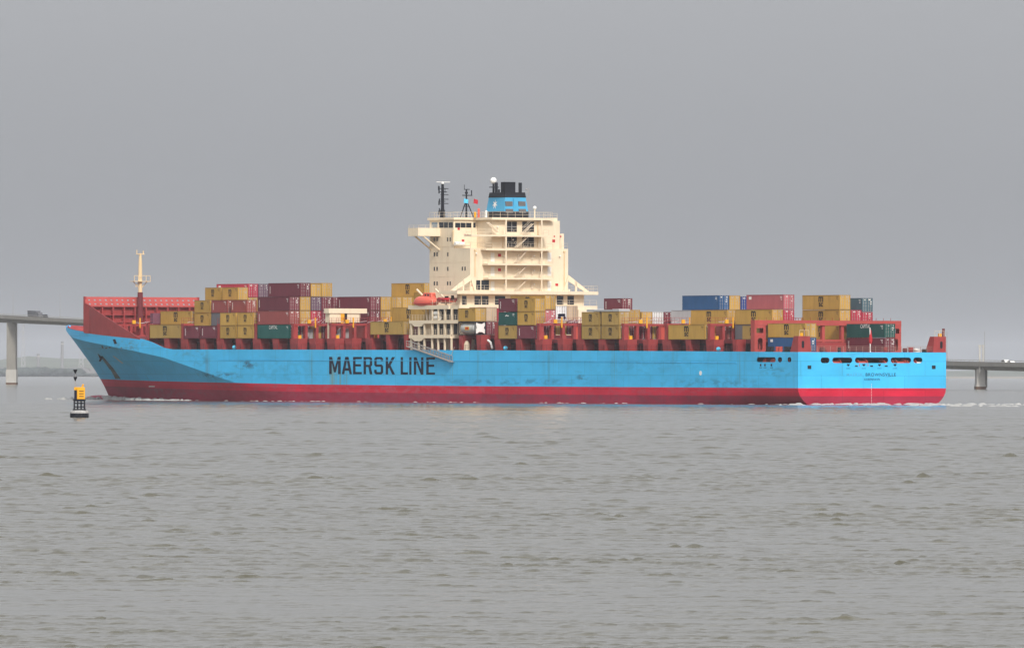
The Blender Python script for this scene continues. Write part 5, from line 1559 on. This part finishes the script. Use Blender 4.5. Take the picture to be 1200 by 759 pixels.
for k in range(150):
    u = rng.uniform(0, 225); b = half(u, 0.1)
    if rng.random() < 0.5 + 0.5 * sin(u / 9.0): P.append((u, 16.1 - b - rng.uniform(0.1, 1.2), rng.uniform(0.4, 1.6), rng.uniform(0.2, 0.5), rng.uniform(0.06, 0.17)))
foam('hull_foam', P)
P = []
for k in range(420):
    t = rng.uniform(0, 1) ** 1.3
    u = -0.5 - 140 * t
    st = rng.integers(0, 6); v = (-14, -3, 6, 16, 25, 38)[st] + (-10, -4, -2, 0, 3, 9)[st] * t + rng.normal(0, 1.6) + 2.5 * sin(u / 11 + st)
    if sin(u / 5.3 + 2.1 * st) + 0.8 * sin(u / 2.3 + st) < 0.1: continue
    P.append((u, v, rng.uniform(0.5, 2.4), rng.uniform(0.3, 1.0), rng.uniform(0.08, 0.40) * (1 - 0.5 * t)))
for k in range(60):
    P.append((rng.uniform(-2.5, -0.2), rng.uniform(1, 31), rng.uniform(0.4, 0.9), rng.uniform(0.5, 1.4), rng.uniform(0.08, 0.32)))
foam('wake_foam', P)

# ================================================================== SOUTH CARDINAL BUOY
DB = 1190.0
bp0 = pd(93.0, 489.0, DB); pxm = DB / FOC
buoy = tag(empty('buoy', (bp0.x, bp0.y, 0.14), radians(4)), 'yellow and black navigation buoy with two black cones pointing down', 'buoy')


def bz(y): return (489.4 - y) * pxm


f = MB(); f.lathe((0, 0, 0), [(1.08, -0.5), (1.14, 0.0), (1.14, bz(485.4))], 24); f.build('float_base', M['black'], buoy)
f = MB(); f.lathe((0, 0, 0), [(1.13, bz(485.4)), (1.12, bz(483.4)), (0.95, bz(482.2)), (0.6, bz(481.7))], 24); fl = f.build('float_body', mat('weathered_float_grey', (0.40, 0.39, 0.38), 0.7, 0.25, 1.5, grime_amt=0.5), buoy)
f = MB(); za_, zb_ = bz(481.6), bz(469)
f.box((-0.8, -0.8, za_), (0.8, 0.8, za_ + 0.12)); f.box((-0.78, -0.78, zb_ - 0.12), (0.78, 0.78, zb_))
for a in (-1, 1):
    for t in (-0.62, -0.21, 0.21, 0.62):
        f.box((t - 0.075, a * 0.62 - 0.06, za_ + 0.1), (t + 0.075, a * 0.62 + 0.06, zb_ - 0.1))
    for z in (za_ + 0.36, za_ + 0.82, za_ + 1.12):
        f.box((-0.66, a * 0.625 - 0.055, z - 0.07), (0.66, a * 0.625 + 0.055, z + 0.07)); f.box((a * 0.627 - 0.04, -0.6, z - 0.04), (a * 0.627 + 0.04, 0.6, z + 0.04))
f.build('cage', M['black'], buoy)
f = MB(); zc_ = bz(455)
f.box((-0.30, -0.60, zb_ + 0.003), (0.66, 0.60, zc_)); yb = f.build('daymark', M['yellow'], buoy, bevel=0.03)
f = MB(); f.box((-0.62, -0.3, zb_ + 0.003), (-0.32, 0.3, zc_ - 0.35)); f.build('battery_case', M['navy'], buoy)
f = MB(); f.box((-0.64, -0.32, zc_ - 0.347), (-0.302, 0.32, zc_ + 0.02)); f.build('lamp_case', M['yellow'], buoy)
f = MB()
for z in (0.3, 0.62, 0.93): f.box((-0.05, -0.63, zb_ + z), (0.5, -0.602, zb_ + z + 0.09))
f.build('daymark_slot', M['rust'], yb)
f = MB(); f.tube((0.3, 0, zc_), (0.42, 0, zc_ + 0.2), 0.1, n=8); f.ball((0.44, 0, zc_ + 0.26), 0.13, 8, 6); f.build('lantern', M['yellow'], buoy)
f = MB(); f.tube((-0.5, 0, zc_), (-0.5, 0, bz(434)), 0.045, n=8); f.build('topmark_pole', M['grey'], buoy)
for y0, y1 in ((434.3, 439.8), (442.8, 448.4)):
    f = MB(); f.lathe((-0.5, 0, 0), [(0.02, bz(y1)), (0.23, bz(y0 + 0.9)), (0.24, bz(y0))], 16); f.build('topmark_cone', M['black'], buoy)

# ================================================================== BRIDGE
M['concrete'] = mat('weathered_concrete', (0.24, 0.225, 0.20), 0.85, 0.12, 0.12, grime_amt=0.3, grime=(0.10, 0.09, 0.08))
M['concrete_pale'] = mat('pale_concrete', (0.42, 0.40, 0.37), 0.85, 0.08, 0.12, grime_amt=0.2)
DPT = lambda x: float(np.interp(x, [-200, 12, 1150, 1400], [4740, 4566, 3650, 3450]))
DZ = [(-200, 357.0, 367.5), (0, 368.8, 377.6), (100, 374.3, 382.0), (500, 394.5, 403.0), (1108, 422.9, 432.2), (1200, 424.7, 434.8), (1400, 428.5, 439.0)]
xs_ = list(range(-200, 1401, 40))
bridge = empty('road_bridge', pd(600, 440, DPT(600)) * Vector((1, 1, 0)) if False else (0, 4100, 0))
tag(bridge, 'long grey concrete road bridge crossing the whole estuary behind the ship', 'bridge')
def bpt(x, y): return pd(x, y, DPT(x)) - Vector((0, 4100, 0))
dk, rl, sd = MB(), MB(), MB()
sec = []
for x in xs_:
    yt = float(np.interp(x, [a for a, b, c in DZ], [b for a, b, c in DZ])); yb_ = float(np.interp(x, [a for a, b, c in DZ], [c for a, b, c in DZ]))
    t, b = bpt(x, yt) - Vector((0, 0, 0.8)), bpt(x, yb_)
    sec.append([t + Vector((0, -1.0, 0)), t + Vector((0, -1.0, -0.9)), Vector((b.x, b.y + 3.0, t.z - 1.3)), b + Vector((0, 5, 0)), b + Vector((0, 19, 0)), Vector((b.x, b.y + 22, t.z - 1.3)), t + Vector((0, 26, -0.9)), t + Vector((0, 26, 0))])
for a, b in zip(sec, sec[1:]):
    dk.add(a + b, [(i, (i + 1) % 8, 8 + (i + 1) % 8, 8 + i) for i in range(8)])
dk.build('deck', M['concrete'], bridge)
for a, b in zip(sec, sec[1:]):
    for q in (0, 7):
        for h_ in (0.6, 1.35): rl.tube(a[q] + Vector((0, 0.3, h_)), b[q] + Vector((0, 0.3, h_)), 0.11, n=4, caps=False)
        for k in range(4):
            p = a[q].lerp(b[q], k / 4) + Vector((0, 0.3, 0)); rl.tube(p, p + Vector((0, 0, 1.35)), 0.09, n=4, caps=False)
rl.build('parapet_rail', M['concrete_pale'], bridge)
for q, dy in ((0, 0.0), (7, -0.3)):
    pw = MB()
    for a, b in zip(sec, sec[1:]):
        p0, p1 = a[q] + Vector((0, dy, 0.003)), b[q] + Vector((0, dy, 0.003)); k_ = Vector((0, 0.3, 0)); h_ = Vector((0, 0, 0.8))
        pw.add([p0, p1, p1 + k_, p0 + k_, p0 + h_, p1 + h_, p1 + k_ + h_, p0 + k_ + h_], [(0, 1, 5, 4), (3, 2, 6, 7), (4, 5, 6, 7)])
    pw.build('parapet', M['concrete'], bridge)
for (x, w_, yw, mast) in ((12.5, 10.6, 450.6, 0), (-158, 10.8, 449, 0), (183, 10.4, 451.5, 0), (353, 10.2, 452.4, 0), (523, 10.0, 453.2, 0), (680, 10, 454, 0), (837, 10, 454.7, 0), (994, 10, 455.4, 0), (1150.3, 9.4, 456.0, 1), (1300, 9.2, 456.8, 1)):
    D_ = DPT(x); s_ = D_ / FOC
    yb_ = float(np.interp(x, [a for a, b, c in DZ], [c for a, b, c in DZ]))
    b0 = bpt(x, yb_); hw = w_ * s_ / 2
    f = MB()
    zc_ = 7.0 if not mast else 0.8
    f.box((b0.x - hw, b0.y + 4, zc_), (b0.x + hw, b0.y + 20, b0.z + 0.3))
    if mast: f.box((b0.x + hw, b0.y + 5, 0.5), (b0.x + hw + 0.9, b0.y + 20, b0.z + 0.2), 1)
    pr_ = f.build('pier', [M['concrete'] if not mast else M['concrete_pale'], M['concrete']], bridge)
    f = MB(); f.box((b0.x - hw - 0.25, b0.y + 3.6, 1.0), (b0.x + hw + 0.25, b0.y + 20.4, zc_ if not mast else 1.6)); f.build('pier_jacket', M['concrete_pale'], pr_)
    f = MB(); f.box((b0.x - hw - 0.3, b0.y + 3.5, -3), (b0.x + hw + 0.3, b0.y + 20.5, 1.0)); f.build('pier_footing', M['rust'], pr_)
    if mast:
        f = MB(); zt = (438.9 - 404.5) * s_ + CAM_H
        for dx_ in (-0.6, 0.6):
            f.box((b0.x + dx_ - 0.3, b0.y + 1.6, b0.z - 1), (b0.x + dx_ + 0.3, b0.y + 2.2, zt)); f.box((b0.x + dx_ - 0.5, b0.y + 1.5, zt - 0.6), (b0.x + dx_ + 0.5, b0.y + 2.3, zt + 0.2))
        f.box((b0.x - 0.6, b0.y + 1.7, b0.z + 2), (b0.x + 0.6, b0.y + 2.1, b0.z + 2.5))
        f.build('sign_gantry', M['concrete_pale'], bridge)
for x in (15, 1154, 70, 1110):
    D_ = DPT(x); yt = float(np.interp(x, [a for a, b, c in DZ], [b for a, b, c in DZ])); t = bpt(x, yt)
    f = MB(); f.tube(t + Vector((0, 2, 0)), t + Vector((0, 2, 11)), 0.14, 0.08, n=6); f.tube(t + Vector((0, 2, 11)), t + Vector((0, 3.5, 11.4)), 0.08, n=5); f.build('lamp_post', M['grey'], bridge)


def vehicle(x, L_, h_, m, label, kind):
    D_ = DPT(x); yt = float(np.interp(x, [a for a, b, c in DZ], [b for a, b, c in DZ])); t = pd(x, yt, D_); t2 = pd(x + 10, float(np.interp(x + 10, [a for a, b, c in DZ], [b for a, b, c in DZ])), DPT(x + 10))
    r = empty(kind, t + Vector((0, 4, -0.8)), 0); r.rotation_euler = (0, math.asin(-(t2 - t).normalized().z) , math.atan2(t2.y - t.y, t2.x - t.x))
    tag(r, label, 'lorry' if kind == 'lorry' else 'car')
    if kind == 'lorry':
        f = MB(); f.box((-L_ / 2, -1.2, 1.0), (L_ / 2 - 2.4, 1.2, h_)); f.build('trailer', m, r, bevel=0.08)
        f = MB(); f.prism([(L_ / 2 - 2.1, -1.15, 0.7), (L_ / 2, -1.15, 0.7), (L_ / 2, -1.15, 1.9), (L_ / 2 - 0.35, -1.15, 2.9), (L_ / 2 - 2.1, -1.15, 3.0)], (0, 2.3, 0)); f.build('cab', m, r)
        f = MB(); f.box((-L_ / 2 + 0.4, -0.9, 0.7), (L_ / 2 - 0.5, 0.9, 0.995)); f.build('chassis', M['dark'], r)
        for xx in (-L_ / 2 + 1.2, -L_ / 2 + 2.6, L_ / 2 - 3.2, L_ / 2 - 1.1):
            f = MB(); f.tube((xx, -1.2, 0.5), (xx, 1.2, 0.5), 0.5, n=12); f.build('wheel', M['black'], r)
    else:
        f = MB(); f.prism([(-L_ / 2, -0.85, 0.35), (L_ / 2, -0.85, 0.35), (L_ / 2, -0.85, 0.8), (L_ / 2 - 1.1, -0.85, 0.95), (L_ / 2 - 1.8, -0.85, h_), (-L_ / 2 + 0.9, -0.85, h_), (-L_ / 2, -0.85, 0.95)], (0, 1.7, 0)); f.build('body', m, r, bevel=0.06)
        f = MB(); f.prism([(L_ / 2 - 1.25, -0.86, 1.0), (L_ / 2 - 1.85, -0.86, h_ - 0.08), (-L_ / 2 + 1.0, -0.86, h_ - 0.08), (-L_ / 2 + 0.5, -0.86, 1.0)], (0, 1.72, 0)); f.build('window', M['glass'], r)
        for xx in (-L_ / 2 + 0.9, L_ / 2 - 0.9):
            f = MB(); f.tube((xx, -0.88, 0.33), (xx, 0.88, 0.33), 0.33, n=12); f.build('wheel', M['black'], r)
    return r


M['asphalt_grey'] = mat('dark_grey_paint', (0.11, 0.11, 0.12), 0.5, 0.1, 1.0)
vehicle(40.5, 11.5, 3.6, M['asphalt_grey'], 'dark grey lorry driving over the left end of the bridge', 'lorry')
vehicle(52.5, 4.6, 2.1, M['dark'], 'dark van following the lorry on the left end of the bridge', 'car')
vehicle(1179, 5.2, 1.75, M['white'], 'white van on the bridge right of the stern', 'car')
vehicle(1186, 4.4, 1.4, M['white'], 'small white car ahead of the white van on the bridge', 'car')

# ================================================================== FAR SHORE
def ridge(name, dist, prof, m, depth, x0=-1500, x1=1500, kind='structure', jag=0.0, step=18.0, zoff=-2.0):
    """a real body of land: crest line at 'dist' with a long slope towards and away from the viewer"""
    f = MB(); xs_ = np.arange(x0, x1 + step, step); q = []
    for x in xs_:
        px = PW / 2 + x / dist * FOC
        y = float(np.interp(px, [a for a, b in prof], [b for a, b in prof]))
        z = max(0.3, (HORIZON + (px - 600) * ROLL - y) * dist / FOC + CAM_H + rng.uniform(-jag, jag))
        q += [(x, dist - depth * 0.35, zoff), (x, dist - depth * 0.2, z * 0.55 + rng.uniform(-jag, jag) * 0.6), (x, dist, z), (x, dist + depth * 0.65, zoff)]
    n = len(xs_)
    f.add(q, [(4 * i + j, 4 * i + j + 1, 4 * i + 5 + j, 4 * i + 4 + j) for i in range(n - 1) for j in range(3)])
    return f.build(name, m, None, kind=kind, smooth=True)


M['hill'] = mat('hill_woodland', (0.075, 0.085, 0.055), 0.95, 0.3, 0.01)
M['wood'] = M['wood']
M['trees'] = mat('far_treeline', (0.035, 0.045, 0.038), 0.95, 0.35, 0.03)
M['mud'] = mat('mudflat', (0.22, 0.19, 0.15), 0.7, 0.15, 0.02)
ridge('hills', 19500, [(-600, 424), (0, 421), (40, 417), (90, 421), (125, 418), (300, 424), (700, 430), (1108, 436), (1160, 431), (1200, 433), (1600, 428)], M['hill'], 2400, -2700, 2700, step=60, jag=1.5)
ridge('foothills', 18000, [(-600, 429), (0, 430), (60, 427.5), (120, 431), (600, 434), (1108, 437), (1200, 435), (1700, 433)], M['hill'], 1500, -2300, 2300, step=40, jag=1.5)
ridge('shore', 14300, [(-500, 441.0), (90, 441.0), (130, 441.0), (600, 441.4), (1200, 441), (1700, 441)], M['mud'], 900, -1500, 1500, step=50)
# treeline on the far bank, one uncountable mass of crowns
f = MB()
for k in range(4200):
    px = rng.uniform(-150, 1400)
    if px > 135: continue
    if 60 < px < 135: ht = 8 + 4 * rng.random() if px < 95 else 3 + 2 * rng.random()
    elif px <= 60: ht = 9 + 4 * rng.random()
    else: ht = 5 + 4 * rng.random()
    D_ = 14150 + rng.uniform(0, 300)
    x = (px - 600) / FOC * D_
    r_ = rng.uniform(4.5, 9); ht *= 1.05
    f.ball((x, D_, max(1.5, ht * rng.uniform(0.35, 0.7))), r_, 7, 5, sc=(1.3, 1, ht * 0.42 / r_))
tl = f.build('treeline', M['trees'], None, kind='stuff'); tl['label'] = 'dark low treeline along the far bank'
M['haze_brick'] = mat('chimney_concrete', (0.16, 0.15, 0.15), 0.9, 0.1, 0.1)


def tower(name, px0, px1, ytop, dist, lab, cat, lattice=False, taper=0.75):
    s_ = dist / FOC; xc = ((px0 + px1) / 2 - 600) * s_; w_ = (px1 - px0) * s_ / 2
    zt = (HORIZON + ((px0 + px1) / 2 - 600) * ROLL - ytop) * s_ + CAM_H
    r = tag(empty(name, (xc, dist, 0)), lab, cat)
    if not lattice:
        f = MB(); f.lathe((0, 0, 0), [(w_, -2), (w_ * (1 + taper) / 2, zt * 0.5), (w_ * taper, zt - 2), (w_ * taper * 1.05, zt)], 20); f.build('shaft', M['haze_brick'], r)
        f = MB(); f.lathe((0, 0, 0), [(w_ * taper * 1.12, zt - 5), (w_ * taper * 1.12, zt - 3.5)], 20); f.build('band', M['concrete_pale'], r)
    else:
        f = MB()
        for sx in (-1, 1):
            for sy in (-1, 1): f.tube((sx * w_, sy * w_, -1), (sx * w_ * 0.15, sy * w_ * 0.15, zt), 0.45, 0.3, n=5)
        for k in range(8):
            t0, t1 = k / 8, (k + 1) / 8; a, b = w_ * (1 - 0.85 * t0), w_ * (1 - 0.85 * t1)
            for sy in (-1, 1): f.tube((-a, sy * a, zt * t0), (b, sy * b, zt * t1), 0.28, n=4); f.tube((a, sy * a, zt * t0), (-b, sy * b, zt * t1), 0.28, n=4)
        f.build('frame', M['grey'], r)
        f = MB()
        for k, t in enumerate((0.72, 0.84, 0.95)): f.box((-w_ * (1.5 - 0.3 * k), -0.3, zt * t), (w_ * (1.5 - 0.3 * k), 0.3, zt * t + 0.6))
        f.build('crossarm', M['grey'], r)
    return r


tower('chimney', 70.8, 75.0, 400, 16800, 'hazy broad chimney on the far shore left of the ship bow', 'chimney')
tower('chimney', 43, 46.8, 414.5, 16500, 'hazy shorter chimney on the far shore nearer the bridge pier', 'chimney', taper=0.9)
tower('pylon', 24.5, 30, 379, 16000, 'tall faint lattice pylon beside the left bridge pier', 'pylon', True)
tower('pylon', 91.5, 99, 402, 16000, 'faint lattice pylon on the far shore close to the bow', 'pylon', True)
f = MB()
for k in range(26):
    px = rng.uniform(-60, 130); D_ = 15600 + rng.uniform(0, 400); x = (px - 600) / FOC * D_; w_ = rng.uniform(8, 26); h_ = rng.uniform(5, 15)
    f.box((x - w_, D_, 0), (x + w_, D_ + 30, h_))
fb = f.build('industrial_sheds', M['haze_brick'], None, kind='stuff'); fb['label'] = 'low hazy industrial buildings on the far bank'

# ================================================================== HAZE: the air between here and the far shore
hz = MB(); hz.box((-2850, -200, -4), (2850, 21500, 75))
m = bpy.data.materials.new('sea_haze'); m.use_nodes = True
nt = m.node_tree; nt.nodes.clear()
o_ = nt.nodes.new('ShaderNodeOutputMaterial'); pv = nt.nodes.new('ShaderNodeVolumePrincipled')
pv.inputs['Color'].default_value = (0.88, 0.915, 0.985, 1); pv.inputs['Density'].default_value = 2.7e-5
pv.inputs['Anisotropy'].default_value = -0.1
nt.links.new(pv.outputs[0], o_.inputs['Volume'])
hb_ = hz.build('haze', m, None, kind='stuff')
hb_['label'] = 'thin grey sea haze over the whole estuary'
